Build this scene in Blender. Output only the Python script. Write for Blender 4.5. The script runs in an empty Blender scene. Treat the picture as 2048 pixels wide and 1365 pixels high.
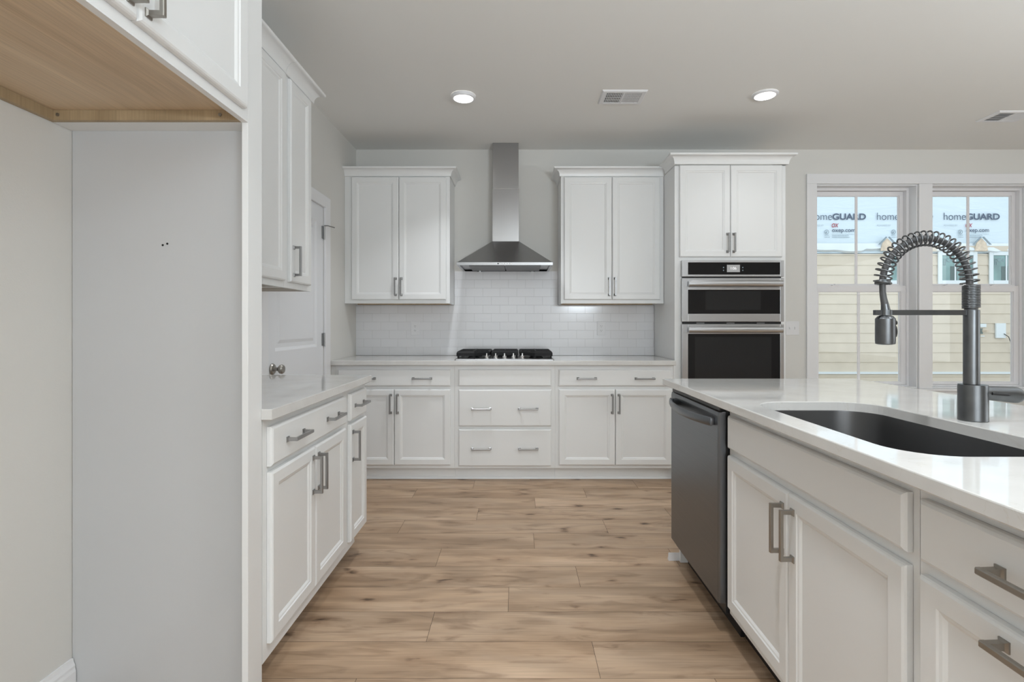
import bpy, bmesh, math, random
from mathutils import Vector, Matrix
random.seed(7)
C = bpy.context.scene.collection
PI = math.pi

# ------------------------------------------------------------------ camera, world, lights, exposure
H = 1.187
cam_d = bpy.data.cameras.new('camera'); cam = bpy.data.objects.new('camera', cam_d); C.objects.link(cam)
cam.location = (0, 0, H); cam.rotation_euler = (PI/2, 0, 0)
cam_d.sensor_width = 36; cam_d.lens = 18.0; cam_d.clip_start = .05
cam_d.shift_x = -10/2048; cam_d.shift_y = -32.5/2048
bpy.context.scene.camera = cam

vs = bpy.context.scene.view_settings
bpy.context.scene.display_settings.display_device = 'sRGB'
vs.view_transform = 'Standard'; vs.look = 'None'; vs.gamma = 1; vs.exposure = 0.2; vs.use_curve_mapping = False

w = bpy.data.worlds.new('overcast_sky'); bpy.context.scene.world = w; w.use_nodes = True
bg = w.node_tree.nodes['Background']; bg.inputs[0].default_value = (.88, .94, 1, 1); bg.inputs[1].default_value = 1.38

def area(name, loc, rot, sx, sy, power, col=(1, 1, 1)):
    l = bpy.data.lights.new(name, 'AREA'); l.shape = 'RECTANGLE'; l.size = sx; l.size_y = sy; l.energy = power; l.color = col
    o = bpy.data.objects.new(name, l); C.objects.link(o); o.location = loc; o.rotation_euler = rot
    return o
# added cool fill panels out of view: behind the camera and at right
area('added_fill_rear', (.45, -4.3, 1.35), (math.radians(100), 0, 0), 3.6, 2.1, 74, (.88, .95, 1))
area('added_fill_right', (6.3, 0.2, 1.5), (0, math.radians(90), 0), 1.7, 3.2, 30, (.90, .96, 1))
# unseen panels added to bounce extra light off the ceiling
area('added_ceiling_bounce', (1.2, -.95, 1.6), (math.radians(180-14), 0, 0), .6, .6, 84, (.81, .915, 1))
area('added_ceiling_bounce_far', (3.6, .9, 1.5), (math.radians(180), 0, 0), .8, .8, 36, (.84, .935, 1))
LAMP_W = 6.2

# ------------------------------------------------------------------ materials
def mat(name, col, rough=.5, metal=0, spec=.5, bump=0, bscale=40, var=0, vscale=6, aniso=0):
    m = bpy.data.materials.new(name); m.use_nodes = True
    n = m.node_tree.nodes; l = m.node_tree.links; b = n['Principled BSDF']
    b.inputs['Base Color'].default_value = (*col, 1); b.inputs['Roughness'].default_value = rough
    b.inputs['Metallic'].default_value = metal; b.inputs['Specular IOR Level'].default_value = spec
    if aniso: b.inputs['Anisotropic'].default_value = aniso
    if bump or var:
        tc = n.new('ShaderNodeTexCoord'); nz = n.new('ShaderNodeTexNoise'); nz.inputs['Scale'].default_value = bscale; nz.inputs['Detail'].default_value = 4
        l.new(tc.outputs['Object'], nz.inputs['Vector'])
        if bump:
            bp = n.new('ShaderNodeBump'); bp.inputs['Strength'].default_value = bump; bp.inputs['Distance'].default_value = .002
            l.new(nz.outputs['Fac'], bp.inputs['Height']); l.new(bp.outputs['Normal'], b.inputs['Normal'])
        if var:
            nz2 = n.new('ShaderNodeTexNoise'); nz2.inputs['Scale'].default_value = vscale; nz2.inputs['Detail'].default_value = 5
            l.new(tc.outputs['Object'], nz2.inputs['Vector'])
            mr = n.new('ShaderNodeMapRange'); mr.inputs['From Min'].default_value = .3; mr.inputs['From Max'].default_value = .7
            mr.inputs['To Min'].default_value = 1-var; mr.inputs['To Max'].default_value = 1+var
            l.new(nz2.outputs['Fac'], mr.inputs['Value'])
            mx = n.new('ShaderNodeVectorMath'); mx.operation = 'SCALE'; mx.inputs[0].default_value = col
            l.new(mr.outputs['Result'], mx.inputs['Scale']); l.new(mx.outputs['Vector'], b.inputs['Base Color'])
    return m
M = {}
M['wall'] = mat('greige_wall_paint', (.70, .688, .655), .75, bump=.15, bscale=220)
M['ceiling'] = mat('ceiling_paint', (.83, .825, .80), .85, bump=.12, bscale=260)
M['cab'] = mat('white_cabinet_paint', (.80, .805, .80), .33, bump=.03, bscale=90)
M['cabin'] = mat('cabinet_interior', (.55, .45, .33), .6)
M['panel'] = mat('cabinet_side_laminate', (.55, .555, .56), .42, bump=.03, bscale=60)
M['trim'] = mat('white_trim_paint', (.80, .80, .81), .4)
M['door'] = mat('white_door_paint', (.78, .79, .81), .4)
M['black'] = mat('black_plastic_and_toe_shade', (.012, .012, .013), .4)
M['iron'] = mat('matte_black_cast_iron', (.012, .012, .013), .62, bump=.4, bscale=300, spec=.3)
M['glassblack'] = mat('black_oven_glass', (.012, .012, .013), .06, spec=.35)
M['glassdark'] = mat('oven_window_mesh', (.022, .022, .023), .12, spec=.35)
M['nickel'] = mat('brushed_nickel_pull', (.36, .36, .36), .34, 1)
M['pull'] = mat('satin_nickel_warm', (.36, .34, .31), .36, 1)
M['chrome'] = mat('polished_knob_metal', (.72, .72, .72), .15, 1)
M['faucet'] = mat('spot_resist_stainless_faucet', (.16, .168, .175), .32, 1, var=.08, vscale=30)
M['faucetdark'] = mat('dark_grey_hose', (.07, .07, .072), .45)
M['dark'] = mat('dark_gap', (.006, .006, .006), .8)
M['plate'] = mat('white_plastic_plate', (.76, .76, .77), .35)
M['vinyl'] = mat('white_vinyl_window', (.82, .81, .82), .4)
M['ventdark'] = mat('duct_shadow_grey', (.03, .03, .03), .7)
M['wrapflap'] = mat('white_poly_flap', (.72, .80, .86), .5, bump=.4, bscale=6)
M['cream'] = mat('cream_fibre_cement', (.66, .60, .50), .7, bump=.3, bscale=30, var=.05, vscale=4)
M['exttrim'] = mat('exterior_white_trim', (.74, .82, .86), .5)
M['rawwood'] = mat('raw_lumber', (.70, .60, .48), .8, var=.2, vscale=14)
M['teal'] = mat('neighbour_window_glass', (.20, .34, .34), .12, spec=.6, var=.35, vscale=2.5)
M['tealdark'] = mat('neighbour_room_shade', (.10, .15, .15), .4)
M['ink'] = mat('slate_blue_print', (.075, .11, .17), .7)
M['inkred'] = mat('red_print', (.38, .035, .07), .7)
M['inkgrey'] = mat('grey_print', (.26, .33, .38), .7)
M['ground'] = mat('gravel_ground', (.42, .38, .32), .9, bump=.6, bscale=25, var=.2)
M['lens'] = mat('lit_lens', (1, 1, 1), .5)
b = M['lens'].node_tree.nodes['Principled BSDF']; b.inputs['Emission Color'].default_value = (1, .97, .93, 1); b.inputs['Emission Strength'].default_value = 4
M['screen'] = mat('lit_display', (.2, .2, .2), .3)
b = M['screen'].node_tree.nodes['Principled BSDF']; b.inputs['Emission Color'].default_value = (1, 1, 1, 1); b.inputs['Emission Strength'].default_value = .17
M['digit'] = mat('lit_digits', (.8, .8, .8), .3)
b = M['digit'].node_tree.nodes['Principled BSDF']; b.inputs['Emission Color'].default_value = (1, 1, 1, 1); b.inputs['Emission Strength'].default_value = .5

def brushed(name, col, rough, axis, strength=.05, var=.06):
    """stainless steel with fine brush lines running along one axis"""
    m = mat(name, col, rough, 1); n = m.node_tree.nodes; l = m.node_tree.links; b = n['Principled BSDF']
    tc = n.new('ShaderNodeTexCoord'); mp = n.new('ShaderNodeMapping'); s = [260, 260, 260]; s[axis] = 3
    mp.inputs['Scale'].default_value = s; nz = n.new('ShaderNodeTexNoise'); nz.inputs['Scale'].default_value = 1; nz.inputs['Detail'].default_value = 3
    l.new(tc.outputs['Object'], mp.inputs['Vector']); l.new(mp.outputs['Vector'], nz.inputs['Vector'])
    mr = n.new('ShaderNodeMapRange'); mr.inputs['To Min'].default_value = rough-var; mr.inputs['To Max'].default_value = rough+var
    l.new(nz.outputs['Fac'], mr.inputs['Value']); l.new(mr.outputs['Result'], b.inputs['Roughness'])
    bp = n.new('ShaderNodeBump'); bp.inputs['Strength'].default_value = strength; bp.inputs['Distance'].default_value = .001
    l.new(nz.outputs['Fac'], bp.inputs['Height']); l.new(bp.outputs['Normal'], b.inputs['Normal'])
    return m
M['steelv'] = brushed('brushed_steel_vertical', (.42, .42, .425), .22, 2, .02)
M['steelh'] = brushed('brushed_steel_horizontal', (.44, .44, .445), .33, 0)
M['steelhood'] = brushed('brushed_steel_hood', (.36, .36, .365), .25, 0, .015, .04)
M['steeldw'] = brushed('brushed_steel_dishwasher', (.19, .20, .215), .34, 1)
M['sink'] = brushed('brushed_steel_sink', (.24, .24, .245), .32, 1)
M['filter'] = mat('mesh_filter_grey', (.22, .22, .22), .45, 1)

def quartz():
    m = mat('cream_white_quartz', (.74, .725, .70), .045, spec=.5); n = m.node_tree.nodes; l = m.node_tree.links; b = n['Principled BSDF']
    tc = n.new('ShaderNodeTexCoord'); a = n.new('ShaderNodeTexNoise'); a.inputs['Scale'].default_value = 9; a.inputs['Detail'].default_value = 8
    v = n.new('ShaderNodeTexNoise'); v.inputs['Scale'].default_value = 3.1; v.inputs['Detail'].default_value = 10; v.inputs['Distortion'].default_value = 1.5
    l.new(tc.outputs['Object'], a.inputs['Vector']); l.new(tc.outputs['Object'], v.inputs['Vector'])
    r = n.new('ShaderNodeValToRGB'); r.color_ramp.elements[0].position = .3; r.color_ramp.elements[0].color = (.635, .625, .605, 1)
    r.color_ramp.elements[1].position = .65; r.color_ramp.elements[1].color = (.685, .675, .655, 1); l.new(a.outputs['Fac'], r.inputs['Fac'])
    r2 = n.new('ShaderNodeValToRGB'); e = r2.color_ramp.elements; e[0].position = .495; e[0].color = (1, 1, 1, 1); e[1].position = .505; e[1].color = (1, 1, 1, 1)
    k = e.new(.5); k.color = (.95, .935, .91, 1); l.new(v.outputs['Fac'], r2.inputs['Fac'])
    mx = n.new('ShaderNodeMix'); mx.data_type = 'RGBA'; mx.blend_type = 'MULTIPLY'; mx.inputs[0].default_value = 1
    l.new(r.outputs['Color'], mx.inputs[6]); l.new(r2.outputs['Color'], mx.inputs[7]); l.new(mx.outputs[2], b.inputs['Base Color'])
    return m
M['quartz'] = quartz()

def tile():
    m = mat('white_subway_tile', (.8, .8, .81), .14); n = m.node_tree.nodes; l = m.node_tree.links; b = n['Principled BSDF']
    tc = n.new('ShaderNodeTexCoord'); sp = n.new('ShaderNodeSeparateXYZ'); cb = n.new('ShaderNodeCombineXYZ')
    l.new(tc.outputs['Object'], sp.inputs[0]); l.new(sp.outputs['X'], cb.inputs['X']); l.new(sp.outputs['Z'], cb.inputs['Y'])
    br = n.new('ShaderNodeTexBrick'); br.inputs['Scale'].default_value = 1; br.inputs['Brick Width'].default_value = .1497; br.inputs['Row Height'].default_value = .0742
    br.inputs['Mortar Size'].default_value = .0011; br.inputs['Mortar Smooth'].default_value = .3; br.inputs['Bias'].default_value = 0
    br.inputs['Color1'].default_value = (.76, .76, .775, 1); br.inputs['Color2'].default_value = (.785, .785, .80, 1); br.inputs['Mortar'].default_value = (.60, .60, .60, 1)
    l.new(cb.outputs[0], br.inputs['Vector']); l.new(br.outputs['Color'], b.inputs['Base Color'])
    bp = n.new('ShaderNodeBump'); bp.invert = True; bp.inputs['Strength'].default_value = .6; bp.inputs['Distance'].default_value = .001
    l.new(br.outputs['Fac'], bp.inputs['Height']); l.new(bp.outputs['Normal'], b.inputs['Normal'])
    return m
M['tile'] = tile()

def wood(name, c1, c2, c3, axis, rough=.5, knots=False, attr=False, fine=1.0):
    """long-grain wood; grain runs along 'axis'; attr: per-plank random shift and tone stored on the mesh"""
    m = mat(name, c1, rough); n = m.node_tree.nodes; l = m.node_tree.links; b = n['Principled BSDF']
    tc = n.new('ShaderNodeTexCoord'); src = tc.outputs['Object']
    rnd = None
    if attr:
        at = n.new('ShaderNodeAttribute'); at.attribute_name = 'plank'; rnd = at.outputs['Color']
        sh = n.new('ShaderNodeVectorMath'); sh.operation = 'SCALE'; sh.inputs['Scale'].default_value = 37.0; l.new(rnd, sh.inputs[0])
        ad = n.new('ShaderNodeVectorMath'); ad.operation = 'ADD'; l.new(src, ad.inputs[0]); l.new(sh.outputs[0], ad.inputs[1]); src = ad.outputs[0]
    def nz(sx, sy, detail, dist, vec=None, typ='FBM'):
        mp = n.new('ShaderNodeMapping'); s = [sy]*3; s[axis] = sx; mp.inputs['Scale'].default_value = s
        t = n.new('ShaderNodeTexNoise'); t.inputs['Scale'].default_value = 1; t.inputs['Detail'].default_value = detail; t.inputs['Distortion'].default_value = dist
        l.new(vec or src, mp.inputs['Vector']); l.new(mp.outputs[0], t.inputs['Vector']); return t
    big = nz(1.3, 5.5*fine, 4, .6)
    # cathedral grain: contour lines of a slow noise
    slow = nz(.9, 5.0*fine, 1.5, .5)
    mu = n.new('ShaderNodeMath'); mu.operation = 'MULTIPLY'; mu.inputs[1].default_value = 34; l.new(slow.outputs['Fac'], mu.inputs[0])
    sn = n.new('ShaderNodeMath'); sn.operation = 'SINE'; l.new(mu.outputs[0], sn.inputs[0])
    fib = nz(5, 160*fine, 4, .3)
    r = n.new('ShaderNodeValToRGB'); e = r.color_ramp.elements; e[0].position = .33; e[0].color = (*c3, 1); e[1].position = .68; e[1].color = (*c2, 1)
    k = e.new(.5); k.color = (*c1, 1); l.new(big.outputs['Fac'], r.inputs['Fac'])
    def scale(col, val, lo, hi, fmin=0, fmax=1):
        mr = n.new('ShaderNodeMapRange'); mr.inputs['From Min'].default_value = fmin; mr.inputs['From Max'].default_value = fmax
        mr.inputs['To Min'].default_value = lo; mr.inputs['To Max'].default_value = hi; l.new(val, mr.inputs['Value'])
        v = n.new('ShaderNodeVectorMath'); v.operation = 'SCALE'; l.new(col, v.inputs[0]); l.new(mr.outputs[0], v.inputs['Scale']); return v.outputs[0]
    col = scale(r.outputs['Color'], sn.outputs[0], .87 if knots else .97, 1.05 if knots else 1.03, -1, 1)
    col = scale(col, fib.outputs['Fac'], .88, 1.1, .3, .7)
    if attr:
        sp = n.new('ShaderNodeSeparateXYZ'); l.new(rnd, sp.inputs[0]); col = scale(col, sp.outputs['X'], .90, 1.08)
    if knots:
        # dark streaks and knots
        st = nz(2.6, 13, 6, 1.6)
        r3 = n.new('ShaderNodeValToRGB'); e = r3.color_ramp.elements; e[0].position = .55; e[0].color = (1, 1, 1, 1); e[1].position = .76; e[1].color = (.55, .50, .46, 1)
        l.new(st.outputs['Fac'], r3.inputs['Fac'])
        m1 = n.new('ShaderNodeMix'); m1.data_type = 'RGBA'; m1.blend_type = 'MULTIPLY'; m1.inputs[0].default_value = 1; l.new(col, m1.inputs[6]); l.new(r3.outputs['Color'], m1.inputs[7])
        mp = n.new('ShaderNodeMapping'); s = [8.5]*3; s[axis] = 3.6; mp.inputs['Scale'].default_value = s
        wz = nz(9, 22, 3, 0); wv = n.new('ShaderNodeVectorMath'); wv.operation = 'SCALE'; wv.inputs['Scale'].default_value = .09; l.new(wz.outputs['Color'], wv.inputs[0])
        wa = n.new('ShaderNodeVectorMath'); wa.operation = 'ADD'; l.new(src, wa.inputs[0]); l.new(wv.outputs[0], wa.inputs[1])
        vo = n.new('ShaderNodeTexVoronoi'); vo.inputs['Scale'].default_value = 1; l.new(wa.outputs[0], mp.inputs['Vector']); l.new(mp.outputs[0], vo.inputs['Vector'])
        r4 = n.new('ShaderNodeValToRGB'); e = r4.color_ramp.elements; e[0].position = .04; e[0].color = (.17, .135, .11, 1); e[1].position = .34; e[1].color = (1, 1, 1, 1)
        k = e.new(.085); k.color = (.45, .40, .36, 1); k = e.new(.16); k.color = (.88, .85, .83, 1)
        l.new(vo.outputs['Distance'], r4.inputs['Fac'])
        m2 = n.new('ShaderNodeMix'); m2.data_type = 'RGBA'; m2.blend_type = 'MULTIPLY'; m2.inputs[0].default_value = 1; l.new(m1.outputs[2], m2.inputs[6]); l.new(r4.outputs['Color'], m2.inputs[7])
        col = m2.outputs[2]
    l.new(col, b.inputs['Base Color'])
    bp = n.new('ShaderNodeBump'); bp.inputs['Strength'].default_value = .12; bp.inputs['Distance'].default_value = .001
    l.new(fib.outputs['Fac'], bp.inputs['Height']); l.new(bp.outputs['Normal'], b.inputs['Normal'])
    return m
M['floor'] = wood('oak_plank_floor', (.475, .325, .21), (.565, .405, .278), (.36, .235, .145), 0, .42, knots=True, attr=True)
M['maple'] = wood('maple_veneer', (.60, .46, .31), (.66, .52, .36), (.53, .395, .255), 1, .5, fine=1.6)
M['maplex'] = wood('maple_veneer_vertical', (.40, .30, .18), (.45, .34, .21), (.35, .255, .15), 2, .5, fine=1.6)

def glass():
    m = bpy.data.materials.new('window_glass'); m.use_nodes = True; n = m.node_tree.nodes; l = m.node_tree.links; n.clear()
    o = n.new('ShaderNodeOutputMaterial'); mx = n.new('ShaderNodeMixShader'); t = n.new('ShaderNodeBsdfTransparent'); g = n.new('ShaderNodeBsdfGlossy')
    t.inputs[0].default_value = (.97, .985, .98, 1); g.inputs['Roughness'].default_value = .01; f = n.new('ShaderNodeFresnel'); f.inputs[0].default_value = 1.3
    l.new(f.outputs[0], mx.inputs[0]); l.new(t.outputs[0], mx.inputs[1]); l.new(g.outputs[0], mx.inputs[2]); l.new(mx.outputs[0], o.inputs[0]); return m
M['glass'] = glass()

def wrapmat():
    m = mat('printed_house_wrap', (.66, .79, .88), .55); n = m.node_tree.nodes; l = m.node_tree.links; b = n['Principled BSDF']
    tc = n.new('ShaderNodeTexCoord'); mp = n.new('ShaderNodeMapping'); mp.inputs['Scale'].default_value = (1, 1, 4); mp.inputs['Rotation'].default_value = (0, .25, 0)
    nz = n.new('ShaderNodeTexNoise'); nz.inputs['Scale'].default_value = 1.3; nz.inputs['Detail'].default_value = 5; nz.inputs['Distortion'].default_value = 1.2
    l.new(tc.outputs['Object'], mp.inputs['Vector']); l.new(mp.outputs[0], nz.inputs['Vector'])
    bp = n.new('ShaderNodeBump'); bp.inputs['Strength'].default_value = .3; bp.inputs['Distance'].default_value = .05
    l.new(nz.outputs['Fac'], bp.inputs['Height']); l.new(bp.outputs['Normal'], b.inputs['Normal']); return m
M['wrap'] = wrapmat()

# ------------------------------------------------------------------ mesh helpers
def BM(): return bmesh.new()
def box(bm, x0, x1, y0, y1, z0, z1, bev=0):
    v = [bm.verts.new((x, y, z)) for z in (z0, z1) for (x, y) in ((x0, y0), (x1, y0), (x1, y1), (x0, y1))]
    fs = [(3, 2, 1, 0), (4, 5, 6, 7), (0, 1, 5, 4), (1, 2, 6, 5), (2, 3, 7, 6), (3, 0, 4, 7)]
    fs = [bm.faces.new([v[i] for i in f]) for f in fs]
    if bev:
        es = {e for f in fs for e in f.edges}
        bmesh.ops.bevel(bm, geom=list(es), offset=bev, segments=2, affect='EDGES', profile=.6)
    return bm
def rings(bm, rs, cap0=True, cap1=True):
    """loft a list of equal-length closed rings"""
    V = [[bm.verts.new(p) for p in r] for r in rs]
    n = len(V[0])
    for a, c in zip(V, V[1:]):
        for i in range(n): bm.faces.new((a[i], a[(i+1) % n], c[(i+1) % n], c[i]))
    if cap0: bm.faces.new(V[0][::-1])
    if cap1: bm.faces.new(V[-1])
    return V
def circ(cx, cy, z, r, n=32, f=None):
    return [(cx+r*math.cos(2*PI*i/n), cy+r*math.sin(2*PI*i/n), z) for i in range(n)]
def lathe(bm, cx, cy, prof, n=32):
    return rings(bm, [circ(cx, cy, z, max(r, 1e-4), n) for r, z in prof])
def tube(bm, pts, r, n=8, closed=False, rect=None):
    """sweep a circle (or a rectangle rect=(w,h)) along pts"""
    pts = [Vector(p) for p in pts]; T = []
    for i in range(len(pts)):
        a = pts[max(i-1, 0)]; c = pts[min(i+1, len(pts)-1)]; T.append((c-a).normalized())
    up = Vector((0, 0, 1)) if abs(T[0].z) < .9 else Vector((0, 1, 0))
    N = T[0].cross(up).normalized(); rs = []
    for i, p in enumerate(pts):
        if i:
            ax = T[i-1].cross(T[i])
            if ax.length > 1e-7: N = Matrix.Rotation(T[i-1].angle(T[i]), 3, ax.normalized()) @ N
        Bn = T[i].cross(N).normalized(); rr = r[i] if isinstance(r, (list, tuple)) else r
        if rect: rs.append([p + N*a + Bn*c for a, c in ((-rect[0]/2, -rect[1]/2), (rect[0]/2, -rect[1]/2), (rect[0]/2, rect[1]/2), (-rect[0]/2, rect[1]/2))])
        else: rs.append([p + N*rr*math.cos(2*PI*k/n) + Bn*rr*math.sin(2*PI*k/n) for k in range(n)])
    return rings(bm, rs)
def prism(bm, poly, F, a, c):
    """extrude the 2-D polygon poly between a and c; F(p, q, t) -> xyz"""
    return rings(bm, [[F(p, q, a) for p, q in poly], [F(p, q, c) for p, q in poly]])

OFF = {}
def thing(name, label, cat, loc=(0, 0, 0), group=None):
    o = bpy.data.objects.new(name, None); o.empty_display_size = .1; C.objects.link(o); o.location = loc; OFF[o] = Vector(loc)
    o['label'] = label; o['category'] = cat
    if group: o['group'] = group
    return o
def obj(name, bm, m, parent=None, smooth=False, angle=35):
    bmesh.ops.remove_doubles(bm, verts=bm.verts, dist=1e-6)
    bmesh.ops.recalc_face_normals(bm, faces=bm.faces)
    off = OFF[parent] if parent else Vector((0, 0, 0))
    me = bpy.data.meshes.new(name)
    if off.length: bmesh.ops.translate(bm, verts=bm.verts, vec=-off)
    if smooth:
        for f in bm.faces: f.smooth = True
        for e in bm.edges:
            if len(e.link_faces) == 2 and e.calc_face_angle(0) > math.radians(angle): e.smooth = False
    bm.to_mesh(me); bm.free(); me.materials.append(M[m] if isinstance(m, str) else m)
    o = bpy.data.objects.new(name, me); C.objects.link(o)
    if parent: o.parent = parent
    OFF[o] = off
    return o
def tag(o, label, cat, group=None):
    o['label'] = label; o['category'] = cat
    if group: o['group'] = group
    return o
def struct(name, bm, m, parent=None, **k):
    o = obj(name, bm, m, parent, **k)
    if not parent: o['kind'] = 'structure'
    return o

# frames: (u along the run, d out from the wall/face, z)
W = 4.51; XL = -1.416
CEIL = 2.731
def Fback(u, d, z): return (u, W-d, z)
def Fleft(u, d, z): return (XL+d, u, z)
XI = .806                                  # face frame plane of the island
def Fisl(u, d, z): return (XI-d, u, z)     # d measured out of the frame plane

def fbox(bm, F, u0, u1, d0, d1, z0, z1, bev=0):
    a = F(u0, d0, z0); c = F(u1, d1, z1)
    return box(bm, *sorted((a[0], c[0])), *sorted((a[1], c[1])), *sorted((a[2], c[2])), bev)

def front(F, u0, u1, z0, z1, d0, shaker=True, t=.019):
    """a cabinet door (recessed panel) or slab drawer front standing on plane d0"""
    bm = BM()
    def ring(i, wd): return [F(u0+i, d0+wd, z0+i), F(u1-i, d0+wd, z0+i), F(u1-i, d0+wd, z1-i), F(u0+i, d0+wd, z1-i)]
    if shaker: rs = [ring(0, 0), ring(0, t-.007), ring(.0025, t-.003), ring(.007, t), ring(.044, t), ring(.047, t-.003), ring(.053, t-.0045), ring(.060, t-.0095)]
    else: rs = [ring(0, 0), ring(0, t-.008), ring(.003, t-.0035), ring(.0085, t)]
    rings(bm, rs); return bm

# bar pull: made once, its mesh shared
def pull_mesh():
    bm = BM(); L = .0725; P = .064; D = .033
    # bar
    rings(bm, [[(x, -D-.0045+s, zz) for zz, s in ((-.0058, .001), (-.004, -.0005), (.004, -.0005), (.0058, .001), (.0058, .0085), (-.0058, .0085))] for x in (-L, -L+.002, L-.002, L)])
    for sx in (-1, 1):
        cx = sx*(P+.003)
        rings(bm, [[(cx+a*h, y, c*v) for a, c in ((-1, -1), (1, -1), (1, 1), (-1, 1))] for y, h, v in ((0, .0095, .0095), (-.003, .0095, .0095), (-.006, .0055, .0062), (-D, .0052, .0055))])
    bmesh.ops.recalc_face_normals(bm, faces=bm.faces)
    me = bpy.data.meshes.new('bar_pull'); bm.to_mesh(me); bm.free(); me.materials.append(M['nickel']); return me
PULL = pull_mesh(); PULLW = PULL.copy(); PULLW.materials[0] = M['pull']
def pull(F, u, d, z, vertical, parent, mesh=None):
    o = bpy.data.objects.new('handle', mesh or PULL); C.objects.link(o); o.parent = parent
    p = Vector(F(u, d, z)); out = (Vector(F(u, d+1, z))-p).normalized(); zz = Vector((0, 0, 1))
    ax = zz if vertical else out.cross(zz).normalized()      # long axis
    y = -out; z3 = ax.cross(y)
    m3 = Matrix((ax, y, z3)).transposed(); o.matrix_local = Matrix.Translation(p-OFF[parent]) @ m3.to_4x4()
    OFF[o] = OFF[parent]
    return o

def carcass(F, u0, u1, df, z0, z1, parent, name='body', toe=None, dback=.003, m='cab', t=.018, top=True, front_gap=.019):
    """hollow cabinet box with a face frame; df = frame plane"""
    bm = BM(); di = df-front_gap
    lo = z0
    for a in (u0, u1-t): fbox(bm, F, a, a+t, dback, di, lo, z1)
    fbox(bm, F, u0+t, u1-t, dback, dback+.006, lo, z1)
    fbox(bm, F, u0+t, u1-t, dback+.006, di, z0, z0+t)
    if top: fbox(bm, F, u0+t, u1-t, dback+.006, di, z1-t, z1)
    if toe is not None:
        for a in (u0, u1-t): fbox(bm, F, a, a+t, dback, toe, .0005, lo)
    obj(name, bm, m, parent)
def frame(F, u0, u1, df, z0, z1, parent, rails=(), st=.05, th=.019, bot=.038, top=.038, m='cab', mull=()):
    bm = BM(); d0 = df-th
    fbox(bm, F, u0, u0+st, d0, df, z0, z1); fbox(bm, F, u1-st, u1, d0, df, z0, z1)
    fbox(bm, F, u0+st, u1-st, d0, df, z0, z0+bot); fbox(bm, F, u0+st, u1-st, d0, df, z1-top, z1)
    for r in rails: fbox(bm, F, u0+st, u1-st, d0, df, r-.019, r+.019)
    for u in mull: fbox(bm, F, u-.019, u+.019, d0+.001, df-.0005, z0+bot, z1-top)
    return obj('face_frame', bm, m, parent)
def crown(F, u0, u1, df, z0, z1, parent, left=True, right=True, lback=.002, rback=.002, p=.058):
    h = z1-z0; prof = [(.0, 0), (.0095, 0), (.011, .05*h)]
    for i in range(1, 9):
        a = i/8*PI/2; prof.append((.011+(p-.016)*(1-math.cos(a)), .05*h+.75*h*math.sin(a)))
    prof += [(p-.001, .84*h), (p, .88*h), (p, h), (0, h)]
    bm = BM(); rs = []
    def path(q, z):
        P = []
        if left: P += [F(u0-q, lback, z0+z), F(u0-q, df+q, z0+z)]
        else: P += [F(u0, df+q, z0+z)]
        if right: P += [F(u1+q, df+q, z0+z), F(u1+q, rback, z0+z)]
        else: P += [F(u1, df+q, z0+z)]
        return P
    G = [[bm.verts.new(v) for v in path(q, z)] for q, z in prof]; n = len(prof); k = len(G[0])
    for i in range(n):
        a = G[i]; c = G[(i+1) % n]
        for j in range(k-1): bm.faces.new((a[j], a[j+1], c[j+1], c[j]))
    bm.faces.new([g[0] for g in G]); bm.faces.new([g[-1] for g in G][::-1])
    return obj('crown_molding', bm, 'cab', parent, smooth=True, angle=40)

# ------------------------------------------------------------------ room shell
def floor():
    bm = BM(); lay = bm.loops.layers.color.new('plank')
    base = box(bm, XL-.2, 6.5, -4.6, W+.2, -.08, -.0012)
    for f in bm.faces:
        for lp in f.loops: lp[lay] = (0, 0, 0, 1)
    joints = {0: .28, 1: -.34, 2: -.037, 3: .287, 4: -.40, 5: .093, 6: -.68, 7: -.247, 8: .12, 9: -.72, 10: -.32, 11: .1, 12: -.5, 13: .2}
    g = .0007
    k = -32
    while True:
        y0 = 1.717+.1992*k; y1 = y0+.1992
        if y0 > W: break
        if y1 > -4.6:
            j = joints.get(k, random.uniform(-.6, .6)); x = j-1.2*math.ceil((j-XL)/1.2)
            while x < 6.5:
                a = max(x, XL-.05)+g; c = min(x+1.2, 6.5)-g
                if c-a > .02:
                    v = [bm.verts.new(p) for p in ((a, y0+g, 0), (c, y0+g, 0), (c, min(y1-g, W+.1), 0), (a, min(y1-g, W+.1), 0))]
                    f = bm.faces.new(v); r = (random.random(), random.random(), random.random(), 1)
                    for lp in f.loops: lp[lay] = r
                x += 1.2
        k += 1
    o = obj('floor', bm, 'floor'); o.data.materials.append(M['dark'])
    for p in o.data.polygons:
        if p.center.z < -.001: p.material_index = 1
    o['kind'] = 'structure'
floor()
bm = BM(); box(bm, XL-.2, 6.5, -4.6, W+.2, CEIL, CEIL+.12); struct('ceiling', bm, 'ceiling')
bm = BM(); box(bm, XL-.15, XL, -4.6, 2.885, 0, CEIL); box(bm, XL-.15, XL, 2.885, 3.747, 2.045, CEIL); box(bm, XL-.15, XL, 3.747, W+.18, 0, CEIL); struct('wall_left', bm, 'wall')
OP = [(2.632, 3.53), (3.647, 4.545)]; OZ0, OZ1 = .626, 2.426; WT = .165
bm = BM()
box(bm, XL, OP[0][0], W, W+WT, 0, CEIL); box(bm, OP[0][1], OP[1][0], W, W+WT, 0, CEIL); box(bm, OP[1][1], 6.5, W, W+WT, 0, CEIL)
for a, c in OP: box(bm, a, c, W, W+WT, 0, OZ0); box(bm, a, c, W, W+WT, OZ1, CEIL)
struct('wall_back', bm, 'wall')
bm = BM(); box(bm, 6.5, 6.65, -4.6, W+.18, 0, CEIL); struct('wall_right', bm, 'wall')
bm = BM(); box(bm, XL-.15, 6.65, -4.75, -4.6, 0, CEIL); struct('wall_rear', bm, 'wall')

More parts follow.
